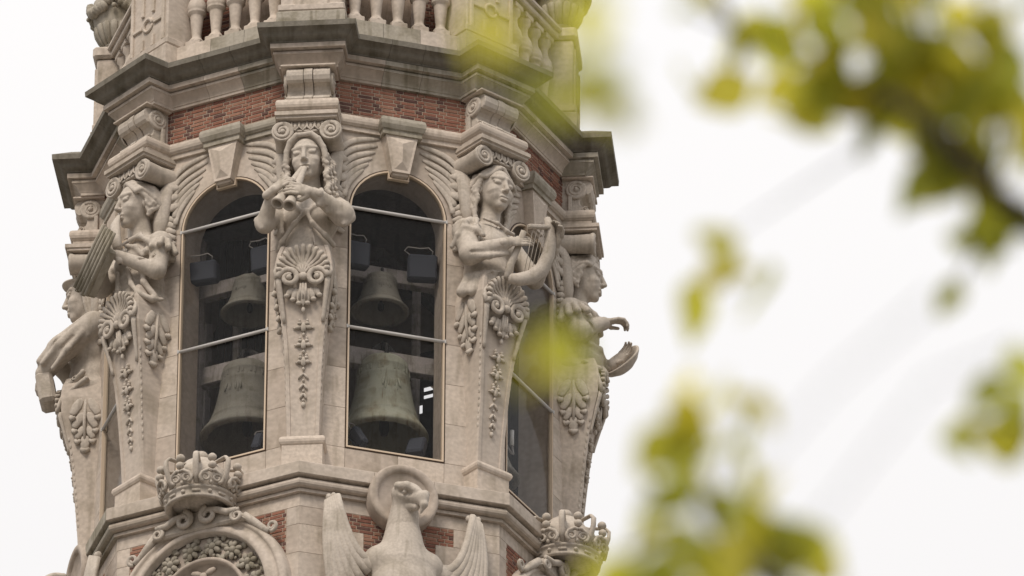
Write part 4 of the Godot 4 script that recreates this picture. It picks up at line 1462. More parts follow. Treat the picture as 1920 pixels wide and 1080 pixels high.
func angel_in_profile_right() -> void:
	var t := angel_base(2, "stone angel in profile at the far right corner, hands holding out a dish")
	var T := pose(0, 0, 0)
	var b := Carve.new(BODY_LO, BODY_HI, 0.022)
	carve_torso(b)
	b.cap(Vector3(-0.43, -0.80, 3.46), Vector3(-0.50, -1.18, 3.58), 0.17, 0.15, 0.05)
	b.cap(Vector3(-0.50, -1.18, 3.58), Vector3(-0.22, -0.92, 3.92), 0.14, 0.10, 0.03)
	b.cap(Vector3(0.43, -0.80, 3.46), Vector3(0.48, -1.42, 3.64), 0.16, 0.14, 0.05)
	b.cap(Vector3(0.48, -1.42, 3.64), Vector3(0.14, -1.40, 4.02), 0.13, 0.09, 0.03)
	ruffle(b, Vector3(-0.48, -0.94, 3.52), Vector3(-0.1, -1, 0.3), 0.22, 9, 0.055)
	b.ell(Vector3(0, -1.42, 3.56), Vector3(0.34, 0.30, 0.34), Basis.IDENTITY, 0.06)
	folds(b, [
		[[Vector3(-0.40, -0.62, 3.40), Vector3(-0.46, -0.74, 3.66), Vector3(-0.34, -0.84, 3.80), Vector3(-0.14, -0.84, 3.86)], 0.05, 0.05],
		[[Vector3(-0.30, -0.86, 3.78), Vector3(-0.1, -0.92, 3.86), Vector3(0.1, -0.92, 3.86)], 0.05, 0.05],
		[[Vector3(-0.3, -1.28, 3.72), Vector3(-0.14, -1.30, 3.86), Vector3(0.1, -1.34, 3.90)], 0.05, 0.05],
		[[Vector3(-0.36, -1.62, 3.66), Vector3(-0.2, -1.66, 3.86), Vector3(0.0, -1.62, 3.92), Vector3(0.2, -1.66, 3.86)], 0.05, 0.05],
		[[Vector3(0.0, -1.55, 3.90), Vector3(0.02, -1.74, 3.96)], 0.05, 0.045]])
	var hd := head_box(T)
	carve_face(hd, T)
	creases(b, [[Vector3(-0.52, -1.02, 3.70), Vector3(-0.46, -1.16, 3.80), Vector3(-0.36, -1.12, 3.92)], [Vector3(-0.36, -0.98, 3.76), Vector3(-0.30, -1.24, 3.80)], [Vector3(-0.30, -1.48, 3.80), Vector3(-0.1, -1.50, 3.93)], [Vector3(-0.34, -1.36, 3.72), Vector3(-0.16, -1.40, 3.89)]])
	var ha := hand_box(Vector3(-0.14, -0.80, 4.08))
	carve_hand(ha, Vector3(-0.21, -0.90, 3.94), Vector3(0.3, 0.35, 0.9), Vector3(0.25, -0.9, 0.2), 1.0, 0.75, 1.08)
	var hb := hand_box(Vector3(0.12, -1.24, 4.16))
	carve_hand(hb, Vector3(0.13, -1.38, 4.04), Vector3(-0.15, 0.6, 0.72), Vector3(-0.9, 0.2, -0.1), 1.0, 0.4)
	finish_angel(t, carved([b, hd, ha, hb]), hair_swept(T, 1.0, 0.6, 12))
	var g := Geo.new()
	var y := Vector3(-0.55, 0.45, -0.42).normalized()
	var x := Vector3(0, 0.83, 0.55)
	x = (x - y * x.dot(y)).normalized()
	g.lathe([Vector2(0.0, -0.17), Vector2(0.14, -0.15), Vector2(0.25, -0.09), Vector2(0.34, 0.0), Vector2(0.35, 0.025), Vector2(0.32, 0.03), Vector2(0.22, -0.05), Vector2(0.0, -0.10)], Vector3(0.16, -1.34, 4.12), Basis(x, y, x.cross(y)), 24)
	put("dish", g.mesh(), M.carved, t, Transform3D(Basis.IDENTITY, BACK))


func angel_in_profile_left() -> void:
	var t := angel_base(6, "cloaked stone angel wearing a brimmed cap, in profile at the far left corner")
	var T := pose(0, 2, 0)
	var b := Carve.new(BODY_LO, BODY_HI, 0.022)
	carve_torso(b)
	b.cap(Vector3(0.40, -0.72, 3.42), Vector3(0.40, -1.08, 3.86), 0.21, 0.20, 0.05)
	b.cap(Vector3(0.40, -1.08, 3.86), Vector3(0.24, -1.40, 4.14), 0.20, 0.13, 0.04)
	b.cap(Vector3(-0.40, -0.74, 3.42), Vector3(-0.40, -1.12, 3.80), 0.20, 0.18, 0.05)
	b.cap(Vector3(-0.40, -1.12, 3.80), Vector3(-0.06, -1.02, 4.06), 0.16, 0.12, 0.04)
	b.cap(Vector3(0.1, -0.92, 3.90), Vector3(0.1, -1.05, 4.08), 0.11, 0.09, 0.05)
	folds(b, [
		[[Vector3(0.46, -0.60, 3.42), Vector3(0.56, -0.86, 3.66), Vector3(0.56, -1.10, 3.90), Vector3(0.44, -1.34, 4.14)], 0.06, 0.05],
		[[Vector3(0.30, -0.62, 3.56), Vector3(0.36, -0.86, 3.86), Vector3(0.30, -1.02, 4.06), Vector3(0.24, -1.20, 4.22)], 0.06, 0.05],
		[[Vector3(0.56, -0.92, 3.56), Vector3(0.58, -1.20, 3.76), Vector3(0.46, -1.44, 3.98)], 0.06, 0.05],
		[[Vector3(0.40, -0.84, 3.78), Vector3(0.44, -1.04, 4.02), Vector3(0.36, -1.26, 4.20)], 0.05, 0.06],
		[[Vector3(0.16, -0.76, 3.76), Vector3(0.40, -0.86, 3.72), Vector3(0.52, -0.96, 3.50)], 0.04, 0.05],
		[[Vector3(0.42, -1.50, 3.56), Vector3(0.30, -1.66, 3.80), Vector3(0.10, -1.76, 3.92), Vector3(-0.05, -1.80, 3.96)], 0.06, 0.06],
		[[Vector3(0.44, -1.62, 3.50), Vector3(0.34, -1.78, 3.76), Vector3(0.14, -1.82, 3.90)], 0.05, 0.05]])
	var hd := head_box(T)
	carve_face(hd, T)
	creases(b, [[Vector3(0.54, -0.70, 3.62), Vector3(0.62, -0.98, 3.86), Vector3(0.50, -1.22, 4.10)], [Vector3(0.42, -0.66, 3.66), Vector3(0.48, -0.92, 3.96), Vector3(0.38, -1.12, 4.16)], [Vector3(0.60, -1.00, 3.68), Vector3(0.58, -1.24, 3.90), Vector3(0.42, -1.42, 4.10)], [Vector3(0.30, -0.82, 3.90), Vector3(0.30, -1.0, 4.12), Vector3(0.24, -1.2, 4.26)], [Vector3(0.46, -1.2, 3.5), Vector3(0.42, -1.5, 3.62), Vector3(0.34, -1.62, 3.72)], [Vector3(0.38, -1.70, 3.66), Vector3(0.24, -1.79, 3.86)]])
	var ha := hand_box(Vector3(0.20, -1.54, 4.20))
	carve_hand(ha, Vector3(0.24, -1.38, 4.16), Vector3(-0.15, -0.9, 0.22), Vector3(-0.6, 0.1, -0.6), -1.0, 0.45)
	var s := Carve.new(Vector3(-0.45, -0.7, 3.0), Vector3(0.45, 0.40, 4.1), 0.0125)  # cap and the hair below it
	s.ell(T * Vector3(0, 0.15, -0.06), Vector3(0.29, 0.215, 0.31), T.basis.orthonormalized(), 0.02)
	s.ell(T * Vector3(0, 0.16, 0.02), Vector3(0.295, 0.055, 0.335), Basis.from_euler(Vector3(deg_to_rad(-10), 0, 0)), 0.025)
	for j in 6:
		s.chain([T * Vector3(0.25, 0.08, 0.06 - j * 0.06), T * Vector3(0.27, -0.05, 0.0 - j * 0.055), T * Vector3(0.25, -0.2, -0.02 - j * 0.05), T * Vector3(0.23, -0.36, -0.06 - j * 0.04)], 0.035, 0.035, 0.012)
	finish_angel(t, carved([b, hd, ha]), s)
	var g := Geo.new()
	g.box(Vector3(0.16, -1.66, 4.10), Vector3(0.42, 0.50, 0.25), 0.05, Basis(Vector3.RIGHT, deg_to_rad(10)))
	put("stone_block", g.mesh(), M.carved, t, Transform3D(Basis.IDENTITY, BACK))


# ---------------------------------------------------------------- eagle, crowned rounds
func make_eagle() -> Node3D:
	var f := fframe(0)
	f.origin += f.basis * Vector3(0, -8.0, 3.5)
	var t := thing("eagle_statue", "", "statue", f)
	var at := Transform3D(Basis.IDENTITY, Vector3(0, 8.0, -3.5))
	var s := Carve.new(Vector3(-0.75, -7.75, 3.3), Vector3(0.75, -5.25, 4.65), 0.024)
	s.ell(Vector3(-0.02, -7.1, 3.80), Vector3(0.50, 0.75, 0.42), Basis.IDENTITY, 0.05)
	s.cap(Vector3(-0.05, -5.88, 3.83), Vector3(-0.05, -6.55, 3.78), 0.20, 0.38, 0.08)
	s.cap(Vector3(-0.35, -6.55, 3.75), Vector3(0.30, -6.55, 3.75), 0.25, 0.25, 0.1)
	s.cap(Vector3(-0.5, -6.83, 4.30), Vector3(0.5, -6.80, 4.30), 0.008, 0.008, 0.01, true)
	var h := Carve.new(Vector3(-0.45, -6.35, 3.55), Vector3(0.55, -5.20, 4.65), 0.0125)
	var T := Transform3D(Basis.from_euler(Vector3(deg_to_rad(26), deg_to_rad(24), deg_to_rad(-3))), Vector3(-0.03, -5.60, 4.02))
	h.ell(T * Vector3(0, 0.02, -0.05), Vector3(0.21, 0.185, 0.26), T.basis, 0.02)
	h.cap(Vector3(-0.05, -5.72, 3.88), Vector3(-0.06, -6.12, 3.80), 0.19, 0.25, 0.07)
	h.cap(T * Vector3(0, 0.01, 0.13), T * Vector3(0, 0.0, 0.30), 0.135, 0.098, 0.04)
	h.cap(T * Vector3(0, 0.0, 0.30), T * Vector3(0, -0.09, 0.40), 0.095, 0.055, 0.03)
	h.cap(T * Vector3(0, -0.09, 0.40), T * Vector3(0, -0.21, 0.40), 0.055, 0.016, 0.02)
	h.cap(T * Vector3(0, -0.13, 0.0), T * Vector3(0, -0.135, 0.25), 0.105, 0.05, 0.012)
	for e in [-1.0, 1.0]:
		h.cap(T * Vector3(e * 0.17, -0.125, 0.05), T * Vector3(e * 0.12, -0.075, 0.22), 0.018, 0.022, 0.012, true)
		h.cap(T * Vector3(e * 0.12, -0.075, 0.22), T * Vector3(e * 0.07, -0.115, 0.36), 0.022, 0.022, 0.012, true)
		h.cap(T * Vector3(e * 0.215, 0.015, 0.05), T * Vector3(e * 0.16, 0.005, 0.19), 0.06, 0.05, 0.02, true)
		h.cap(T * Vector3(e * 0.20, 0.085, -0.06), T * Vector3(e * 0.17, 0.105, 0.10), 0.055, 0.06, 0.03)
		h.cap(T * Vector3(e * 0.17, 0.105, 0.10), T * Vector3(e * 0.075, 0.07, 0.24), 0.058, 0.04, 0.03)
		h.ell(T * Vector3(e * 0.165, 0.012, 0.10), Vector3(0.032, 0.032, 0.032), Basis.IDENTITY, 0.012)
	for i in 7:  # grooves between the feathers of the neck
		var x := -0.18 + i * 0.06
		h.cap(Vector3(x - 0.05, -5.86, 3.88 + sqrt(maxf(0.0, 0.045 - x * x))), Vector3(x * 1.2 - 0.06, -6.06, 3.82 + sqrt(maxf(0.0, 0.058 - x * x * 1.44))), 0.016, 0.018, 0.015, true)
	put("body", carved([s, h]), M.carved, t, at)
	for e in [-1.0, 1.0]:
		var g := Geo.new()
		for i in 7:
			var u := i / 6.0
			var tip := Vector3(e * lerpf(1.10, 0.98, u), lerpf(-5.66, -5.58, u), 3.62 + 0.05 * u)
			var pts := []
			var rad := []
			var root := Vector3(e * lerpf(0.95, 0.45, u), lerpf(-7.5, -6.62, u), 3.74)
			for j in 9:
				var v := j / 8.0
				var p := tip.lerp(root, v)
				p.x += e * 0.20 * sin(PI * v) * (1.0 - 0.5 * u) * 0.5
				p.y -= 0.30 * sin(PI * v) * u * 0.9
				pts.append(p + Vector3(0, 0, 0.05 + 0.07 * sin(PI * v) + 0.02 * u))
				rad.append(lerpf(0.05, 0.075, v))
			g.tube(pts, rad, 8, 0.75, Vector3.BACK)
		g.tube([Vector3(e * 0.25, -6.55, 3.78), Vector3(e * 0.55, -6.62, 3.80), Vector3(e * 0.85, -6.48, 3.78), Vector3(e * 1.0, -6.1, 3.72), Vector3(e * 1.02, -5.78, 3.68), Vector3(e * 1.01, -5.6, 3.66)], [0.2, 0.16, 0.10, 0.07, 0.04, 0.02], 10, 0.6, Vector3.BACK)
		for i in 3:
			g.blob(Vector3(e * (0.94 + 0.07 * i), -5.57 - absf(i - 1) * 0.03, 3.66), Vector3(0.045, 0.06, 0.05))
		put("wing", g.mesh(), M.carved, t, at)
	var halo := Geo.new()
	var axis := Basis(Vector3(1, 0, 0), Vector3(0, 0, 1), Vector3(0, -1, 0))
	halo.lathe([Vector2(0.50, 3.3), Vector2(0.50, 3.70), Vector2(0.49, 3.735), Vector2(0.46, 3.745), Vector2(0.385, 3.735), Vector2(0.375, 3.70), Vector2(0.37, 3.695), Vector2(0.0, 3.69)], Vector3(-0.01, -5.43, 0), axis, 40)
	put("halo_disc", halo.mesh(), M.stone_warm, t, at)
	return t


func make_round(k: int, label: String) -> void:
	var f := fframe(k)
	f.origin += f.basis * Vector3(0, -8.4, 3.5)
	var t := thing("round_frame", label, "round frame", f, "wreathed stone rounds below the ledge")
	var at := Transform3D(Basis.IDENTITY, Vector3(0, 8.4, -3.5))
	var axis := Basis(Vector3(1, 0, 0), Vector3(0, 0, 1), Vector3(0, -1, 0))
	var c := Vector3(0, -6.97, 0)
	var g := Geo.new()
	g.lathe([Vector2(1.36, 3.4), Vector2(1.36, 3.62), Vector2(1.34, 3.67), Vector2(1.29, 3.70), Vector2(1.26, 3.70), Vector2(1.25, 3.68), Vector2(1.20, 3.68), Vector2(1.14, 3.735), Vector2(1.08, 3.75), Vector2(1.06, 3.73), Vector2(1.055, 3.64), Vector2(1.04, 3.63)], c, axis, 64)
	put("rim", g.mesh(), M.stone, t, at)
	var d := Geo.new()
	d.lathe([Vector2(1.05, 3.60), Vector2(0.72, 3.60), Vector2(0.715, 3.66), Vector2(0.69, 3.675), Vector2(0.66, 3.66), Vector2(0.655, 3.57), Vector2(0.0, 3.565)], c, axis, 56)
	for e in [-1.0, 1.0]:
		d.leaf(c + Vector3(e * 0.02, 0.50, 3.57), c + Vector3(e * 0.2, 0.55, 3.59), 0.05, 0.04, Vector3.BACK)
		d.leaf(c + Vector3(e * 0.02, 0.40, 3.57), c + Vector3(e * 0.14, 0.30, 3.59), 0.05, 0.04, Vector3.BACK)
	d.blob(c + Vector3(0, 0.46, 3.58), Vector3(0.06, 0.07, 0.05))
	put("inner_disc", d.mesh(), M.stone_warm, t, at)
	var w := Geo.new()
	var r := RandomNumberGenerator.new()
	r.seed = 9
	for i in 16:
		var a := TAU * (i + 0.5) / 16
		var e := Vector3(sin(a), cos(a), 0)
		var p := c + e * 0.885 + Vector3(0, 0, 3.64)
		w.blob(p, Vector3(0.06, 0.06, 0.07))
		for j in 7:  # flowers
			var b := TAU * j / 7 + r.randf() * 0.3
			w.leaf(p + Vector3(cos(b), sin(b), 0) * 0.04 + Vector3(0, 0, 0.02), p + Vector3(cos(b), sin(b), 0) * 0.15 + Vector3(0, 0, 0.0), 0.042, 0.035, Vector3.BACK)
		for q in 9:
			var u := a + r.randf_range(-0.2, 0.2)
			var rr := 0.885 + r.randf_range(-0.13, 0.13)
			var n0 := c + Vector3(sin(u), cos(u), 0) * rr + Vector3(0, 0, 3.61)
			w.leaf(n0, n0 + Vector3(r.randf_range(-0.09, 0.09), r.randf_range(-0.09, 0.09), 0.03), 0.03, 0.03, Vector3.BACK)
		for sgn in [-1.0, 1.0]:
			var n: Vector3 = c + Vector3(sin(a + sgn * 0.13), cos(a + sgn * 0.13), 0) * (0.885 + sgn * 0.09) + Vector3(0, 0, 3.61)
			w.leaf(n, n + e * 0.10 * sgn + Vector3(r.randf_range(-0.05, 0.05), r.randf_range(-0.05, 0.05), 0.04), 0.05, 0.03, Vector3.BACK)
	put("flower_wreath", w.mesh(), M.weathered, t, at)
	var sc := Geo.new()  # scrolled cresting that carries the crown
	var pl := PackedVector2Array()
	for q in [[-0.75, -5.86], [0.75, -5.86], [0.66, -5.72], [0.5, -5.62], [0.3, -5.58], [0.0, -5.55], [-0.3, -5.58], [-0.5, -5.62], [-0.66, -5.72]]:
		pl.append(Vector2(q[0], q[1]))
	sc.prism(pl, 3.4, 3.78, 0.03)
	for e in [-1.0, 1.0]:
		var fl := Basis(Vector3(e, 0, 0), Vector3(0, 1, 0), Vector3(0, 0, 1))
		spiral(sc, Vector3(e * 0.19, -5.70, 3.84), fl, 0.13, 0.05, 1.3, 1.7, 0.05)
		spiral(sc, Vector3(e * 0.62, -5.80, 3.80), fl, 0.10, 0.03, 1.5, 1.2, 0.035)
		sc.tube([Vector3(e * 0.62, -5.70, 3.80), Vector3(e * 0.48, -5.72, 3.82), Vector3(e * 0.34, -5.66, 3.84), Vector3(e * 0.17, -5.61, 3.83)], [0.035, 0.05, 0.05, 0.04], 8)
		sc.tube([Vector3(e * 0.70, -5.78, 3.72), Vector3(e * 0.84, -5.90, 3.68), Vector3(e * 0.97, -6.02, 3.66), Vector3(e * 1.06, -6.09, 3.65)], [0.06, 0.06, 0.05, 0.045], 8)
		spiral(sc, Vector3(e * 1.10, -6.01, 3.65), fl, 0.085, 0.03, 1.3, -1.8, 0.032)
	put("cresting", sc.mesh(), M.carved, t, at)
	make_crown(t)


func make_crown(owner_: Node3D) -> void:
	var g := Geo.new()
	var where := Transform3D(Basis.IDENTITY, Vector3(0.02, -5.58 + 8.4, A + 0.57 - 3.5)).scaled_local(Vector3(1, 0.87, 1))
	g.lathe([Vector2(0.40, 0.02), Vector2(0.465, 0.0), Vector2(0.485, 0.015), Vector2(0.485, 0.045), Vector2(0.475, 0.055), Vector2(0.49, 0.145), Vector2(0.51, 0.155), Vector2(0.515, 0.19), Vector2(0.49, 0.20), Vector2(0.40, 0.20), Vector2(0.38, 0.10), Vector2(0.40, 0.02)], Vector3.ZERO, Basis.IDENTITY, 40)
	g.lathe([Vector2(0.0, 0.0), Vector2(0.40, 0.10)], Vector3(0, 0.0, 0), Basis.IDENTITY, 24)
	var t := put("crown", g.mesh(), M.carved, owner_, where)
	var j := Geo.new()
	for i in 16:
		var a := TAU * i / 16
		var d := Vector3(sin(a), 0, cos(a))
		if i % 2:
			j.box(d * 0.487 + Vector3(0, 0.10, 0), Vector3(0.12, 0.045, 0.03), 0.01, Basis(Vector3.UP, a))
		else:
			j.blob(d * 0.485 + Vector3(0, 0.10, 0), Vector3(0.035, 0.035, 0.03))
	put("jewels", j.mesh(), M.carved, t)
	var lv := Geo.new()
	for i in 8:  # curled leaves round the band
		var a := TAU * i / 8
		var b := Basis(Vector3.UP, a)
		for e in [-1.0, 1.0]:
			var fl := b * Basis(Vector3(e, 0, 0), Vector3(0, 1, 0.18), Vector3(0, 0, 1))
			spiral(lv, b * Vector3(e * 0.085, 0.30, 0.545), fl, 0.085, 0.03, 1.3, -1.3, 0.03)
			lv.tube([b * Vector3(e * 0.16, 0.26, 0.53), b * Vector3(e * 0.13, 0.37, 0.56), b * Vector3(e * 0.05, 0.42, 0.58), b * Vector3(0, 0.40, 0.585)], [0.028, 0.03, 0.032, 0.03], 7)
		lv.blob(b * Vector3(0, 0.24, 0.52), Vector3(0.03, 0.04, 0.03))
	put("leaf_ring", lv.mesh(), M.carved, t)
	var dm := Geo.new()
	dm.lathe([Vector2(0.42, 0.2), Vector2(0.44, 0.35), Vector2(0.45, 0.5), Vector2(0.42, 0.60), Vector2(0.33, 0.68), Vector2(0.28, 0.78), Vector2(0.24, 0.85), Vector2(0.16, 0.91), Vector2(0.0, 0.94)], Vector3.ZERO, Basis.IDENTITY, 28)
	put("cap", dm.mesh(), M.carved, t)
	for i in 8:
		var b := Basis(Vector3.UP, TAU * (i + 0.5) / 8)
		var ar := Geo.new()
		ar.tube([b * Vector3(0, 0.22, 0.50), b * Vector3(0, 0.36, 0.555), b * Vector3(0, 0.54, 0.61), b * Vector3(0, 0.66, 0.615), b * Vector3(0, 0.735, 0.56), b * Vector3(0, 0.74, 0.44), b * Vector3(0, 0.74, 0.33), b * Vector3(0, 0.80, 0.2)], [0.04, 0.045, 0.045, 0.045, 0.042, 0.04, 0.035, 0.03], 7, 0.6, b * Vector3(0.0, 0.3, 1))
		put("arch", ar.mesh(), M.carved, t)
		var pb := Basis(Vector3.UP, TAU * i / 8)
		var p := Geo.new()
		p.blob(pb * Vector3(0, 0.51, 0.585), Vector3(0.06, 0.065, 0.06), Basis.IDENTITY, 10, 6)
		p.blob(pb * Vector3(0, 0.65, 0.575), Vector3(0.065, 0.07, 0.065), Basis.IDENTITY, 10, 6)
		put("pearl", p.mesh(), M.carved, t)
	var o := Geo.new()
	o.blob(Vector3(0, 1.0, 0), Vector3(0.10, 0.10, 0.10), Basis.IDENTITY, 14, 8)
	o.tube([Vector3(0, 0.9, 0), Vector3(0, 0.95, 0)], [0.07, 0.07], 10)
	put("orb", o.mesh(), M.carved, t)


# ---------------------------------------------------------------- bells and their frame
var bell_parts := []


func make_bell(k: int, l: float, h: float, inward: float, r: float, tall: float, m: String, label: String) -> void:
	if bell_parts.is_empty():
		var g := Geo.new()
		g.lathe([Vector2(0.83, 0.0), Vector2(0.94, 0.0), Vector2(1.0, 0.012), Vector2(1.0, 0.035), Vector2(0.93, 0.09), Vector2(0.85, 0.15), Vector2(0.80, 0.205), Vector2(0.805, 0.215), Vector2(0.79, 0.23), Vector2(0.73, 0.32), Vector2(0.665, 0.45), Vector2(0.62, 0.58), Vector2(0.59, 0.70), Vector2(0.595, 0.71), Vector2(0.58, 0.725), Vector2(0.565, 0.82), Vector2(0.575, 0.83), Vector2(0.56, 0.845), Vector2(0.54, 0.91), Vector2(0.45, 0.96), Vector2(0.25, 0.985), Vector2(0.0, 0.99)], Vector3.ZERO, Basis.IDENTITY, 48)
		g.lathe([Vector2(0.0, 0.90), Vector2(0.42, 0.88), Vector2(0.52, 0.7), Vector2(0.60, 0.42), Vector2(0.72, 0.18), Vector2(0.83, 0.0)], Vector3.ZERO, Basis.IDENTITY, 32)
		var c := Geo.new()
		for i in 4:
			var a := TAU * i / 4
			c.tube([Vector3(sin(a) * 0.22, 0.97, cos(a) * 0.22), Vector3(sin(a) * 0.24, 1.1, cos(a) * 0.24), Vector3(0, 1.17, 0)], [0.05, 0.05, 0.06], 7)
		var p := Geo.new()
		p.tube([Vector3(0, 0.88, 0), Vector3(0.03, 0.25, 0.02)], [0.035, 0.045], 8)
		p.blob(Vector3(0.03, 0.16, 0.02), Vector3(0.12, 0.13, 0.12))
		var o := Geo.new()
		for i in 40:  # cast ornament round the shoulder
			var a := TAU * i / 40
			var d := Vector3(sin(a), 0, cos(a))
			if i % 3:
				o.box(d * 0.578 + Vector3(0, 0.775, 0), Vector3(0.045, 0.05 + 0.02 * (i % 2), 0.02), 0.004, Basis(Vector3.UP, a))
		for i in 7:
			o.leaf(Vector3((i - 3) * 0.05, 0.62, 0.60), Vector3((i - 3) * 0.07, 0.50 - 0.05 * (i % 2), 0.65), 0.03, 0.02, Vector3.BACK)
		bell_parts = [g.mesh(), c.mesh(), p.mesh(), o.mesh()]
	var f := fframe(k)
	f.origin += f.basis * Vector3(l, h, A - inward)
	var t := thing("carillon_bell", label, "bell", f, "bells in the belfry")
	var sc := Transform3D(Basis.IDENTITY.scaled(Vector3(r, tall, r)), Vector3.ZERO)
	put("bell_body", bell_parts[0], M[m], t, sc)
	put("canon_loops", bell_parts[1], M.black_metal, t, sc)
	put("clapper", bell_parts[2], M.black_metal, t, sc)
	put("cast_ornament", bell_parts[3], M[m], t, sc)


func build_bells() -> void:
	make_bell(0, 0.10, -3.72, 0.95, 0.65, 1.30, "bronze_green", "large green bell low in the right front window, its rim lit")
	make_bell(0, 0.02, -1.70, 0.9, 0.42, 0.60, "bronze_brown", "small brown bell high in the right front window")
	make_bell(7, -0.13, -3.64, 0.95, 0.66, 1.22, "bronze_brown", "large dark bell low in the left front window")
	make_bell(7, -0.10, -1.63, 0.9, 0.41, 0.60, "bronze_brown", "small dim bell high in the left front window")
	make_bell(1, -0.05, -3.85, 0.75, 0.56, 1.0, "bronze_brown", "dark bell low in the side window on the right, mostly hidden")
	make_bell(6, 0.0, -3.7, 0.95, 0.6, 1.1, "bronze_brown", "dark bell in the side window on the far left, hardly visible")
	var fr := thing("bell_scaffold", "grey beams and posts inside the windows that carry the bells", "scaffold", Transform3D(Basis.IDENTITY, Vector3(0, Y0 - 4.6, 0)))
	var at := Transform3D(Basis.IDENTITY, Vector3(0, -(Y0 - 4.6), 0))
	for k in [0, 1, 6, 7]:
		for q in [[-1.10, 0.22, 0.9], [-2.46, 0.28, 0.95]]:
			var g := Geo.new()
			g.box(Vector3(0, q[0], A - q[2]), Vector3(1.9, q[1], 0.16), 0.01)
			put("beam", g.mesh(), M.beam, fr, at * fframe(k))
		for x in [-0.93, 0.93]:
			var g := Geo.new()
			g.box(Vector3(x, -2.4, A - 0.92), Vector3(0.14, 4.4, 0.13), 0.01)
			put("post", g.mesh(), M.beam, fr, at * fframe(k))
		var b := Geo.new()
		b.box(Vector3(-0.62, -2.6, A - 1.5), Vector3(0.10, 4.0, 0.1), 0.01)
		put("post", b.mesh(), M.beam, fr, at * fframe(k))
		var e := Geo.new()
		e.box(Vector3(0.0, -0.45, A - 1.8), Vector3(2.4, 0.16, 0.14), 0.01)
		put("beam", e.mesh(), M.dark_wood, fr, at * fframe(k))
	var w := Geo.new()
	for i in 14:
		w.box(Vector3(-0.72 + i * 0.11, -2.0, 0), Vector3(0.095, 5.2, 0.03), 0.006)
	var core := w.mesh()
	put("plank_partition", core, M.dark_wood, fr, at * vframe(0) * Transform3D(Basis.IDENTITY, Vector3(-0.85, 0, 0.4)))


func make_floodlight(k: int, l: float, h: float, inward: float, tilt: float, turn: float, size: Vector3, loop: bool, label: String) -> void:
	var f := fframe(k)
	f = f * Transform3D(Basis.from_euler(Vector3(deg_to_rad(tilt), deg_to_rad(turn), 0)), Vector3(l, h, A - inward))
	var t := thing("floodlight", label, "floodlight", f, "floodlights behind the window glass")
	var g := Geo.new()
	g.box(Vector3.ZERO, size, 0.03)
	put("housing", g.mesh(), M.blue_grey, t)
	var b := Geo.new()
	for i in 5:
		b.box(Vector3(-size.x * 0.36 + i * size.x * 0.18, 0, -size.z * 0.5 - 0.015), Vector3(0.012, size.y * 0.8, 0.04), 0.003)
	put("cooling_fin", b.mesh(), M.blue_grey, t)
	if loop:
		var w := Geo.new()
		var y := size.y / 2
		w.tube([Vector3(size.x * 0.3, y, 0), Vector3(size.x * 0.34, y + 0.07, 0.02), Vector3(size.x * 0.2, y + 0.12, 0.03), Vector3(-size.x * 0.1, y + 0.10, 0.04), Vector3(-size.x * 0.5, y + 0.12, 0.03), Vector3(-size.x * 0.62, y + 0.07, 0.02), Vector3(-size.x * 0.45, y + 0.02, 0.0), Vector3(-size.x * 0.25, y, 0)], [0.009, 0.009, 0.009, 0.009, 0.009, 0.009, 0.009, 0.009], 6)
		put("cable", w.mesh(), M.wire, t)


func build_small_things() -> void:
	var s := Vector3(0.34, 0.38, 0.2)
	make_floodlight(0, -0.47, -1.13, 0.40, 8, 0, s, true, "blue grey floodlight with a wire loop at the left edge of the right front window")
	make_floodlight(0, 0.49, -1.17, 0.40, 8, -12, Vector3(0.42, 0.38, 0.2), true, "blue grey floodlight with a wire loop at the right edge of the right front window")
	make_floodlight(7, -0.58, -1.08, 0.40, 8, 10, Vector3(0.44, 0.32, 0.2), true, "blue grey floodlight with a wire loop at the left edge of the left front window")
	make_floodlight(7, 0.40, -1.12, 0.40, 8, 0, s, true, "blue grey floodlight beside the arm of the flute playing angel")
	make_floodlight(0, -0.40, -4.05, 0.42, -35, 20, Vector3(0.13, 0.42, 0.16), true, "narrow tilted floodlight under the large green bell, at its left")
	make_floodlight(0, 0.44, -4.08, 0.42, -35, -30, Vector3(0.26, 0.42, 0.16), false, "wide tilted floodlight under the large green bell, at its right")
	make_floodlight(7, 0.36, -4.08, 0.42, -35, 15, Vector3(0.14, 0.42, 0.16), true, "tilted floodlight at the foot of the left front window")
	var f := fframe(1)
	f.origin += f.basis * Vector3(0.2, -3.4, A - 0.4)
	var t := thing("small_aerial", "small white aerial on a bracket behind the glass of the right side window", "aerial", f)
	var g := Geo.new()
	g.tube([Vector3(0.04, 0.18, 0), Vector3(0.04, 0.42, 0)], [0.03, 0.03], 10)
	put("rod", g.mesh(), M.white_paint, t)
	var b := Geo.new()
	b.tube([Vector3(-0.12, 0.10, 0), Vector3(-0.02, 0.02, 0.02), Vector3(0.08, 0.06, 0), Vector3(0.04, 0.2, 0)], [0.018, 0.018, 0.018, 0.018], 6)
	b.tube([Vector3(-0.12, 0.10, 0), Vector3(-0.12, -1.2, -0.1)], [0.02, 0.02], 6)
	put("bracket", b.mesh(), M.wire, t)
	var fe := fframe(0)
	fe.origin += fe.basis * Vector3(1.12, -6.9, 3.72)
	var c := thing("copper_rod", "thin teal rod with a pointed foot beside the eagle's right wing", "rod", fe)
	var q := Geo.new()
	q.tube([Vector3(0, 1.1, -0.12), Vector3(0.01, 0.6, -0.02), Vector3(0.0, 0.35, 0.0)], [0.014, 0.02, 0.024], 7)
	put("rod", q.mesh(), M.teal, c)
	var n := Geo.new()
	n.lathe([Vector2(0.19, -0.2), Vector2(0.16, 0.1), Vector2(0.05, 0.33), Vector2(0.0, 0.36)], Vector3.ZERO, Basis.IDENTITY, 16)
	put("foot", n.mesh(), M.weathered, c)


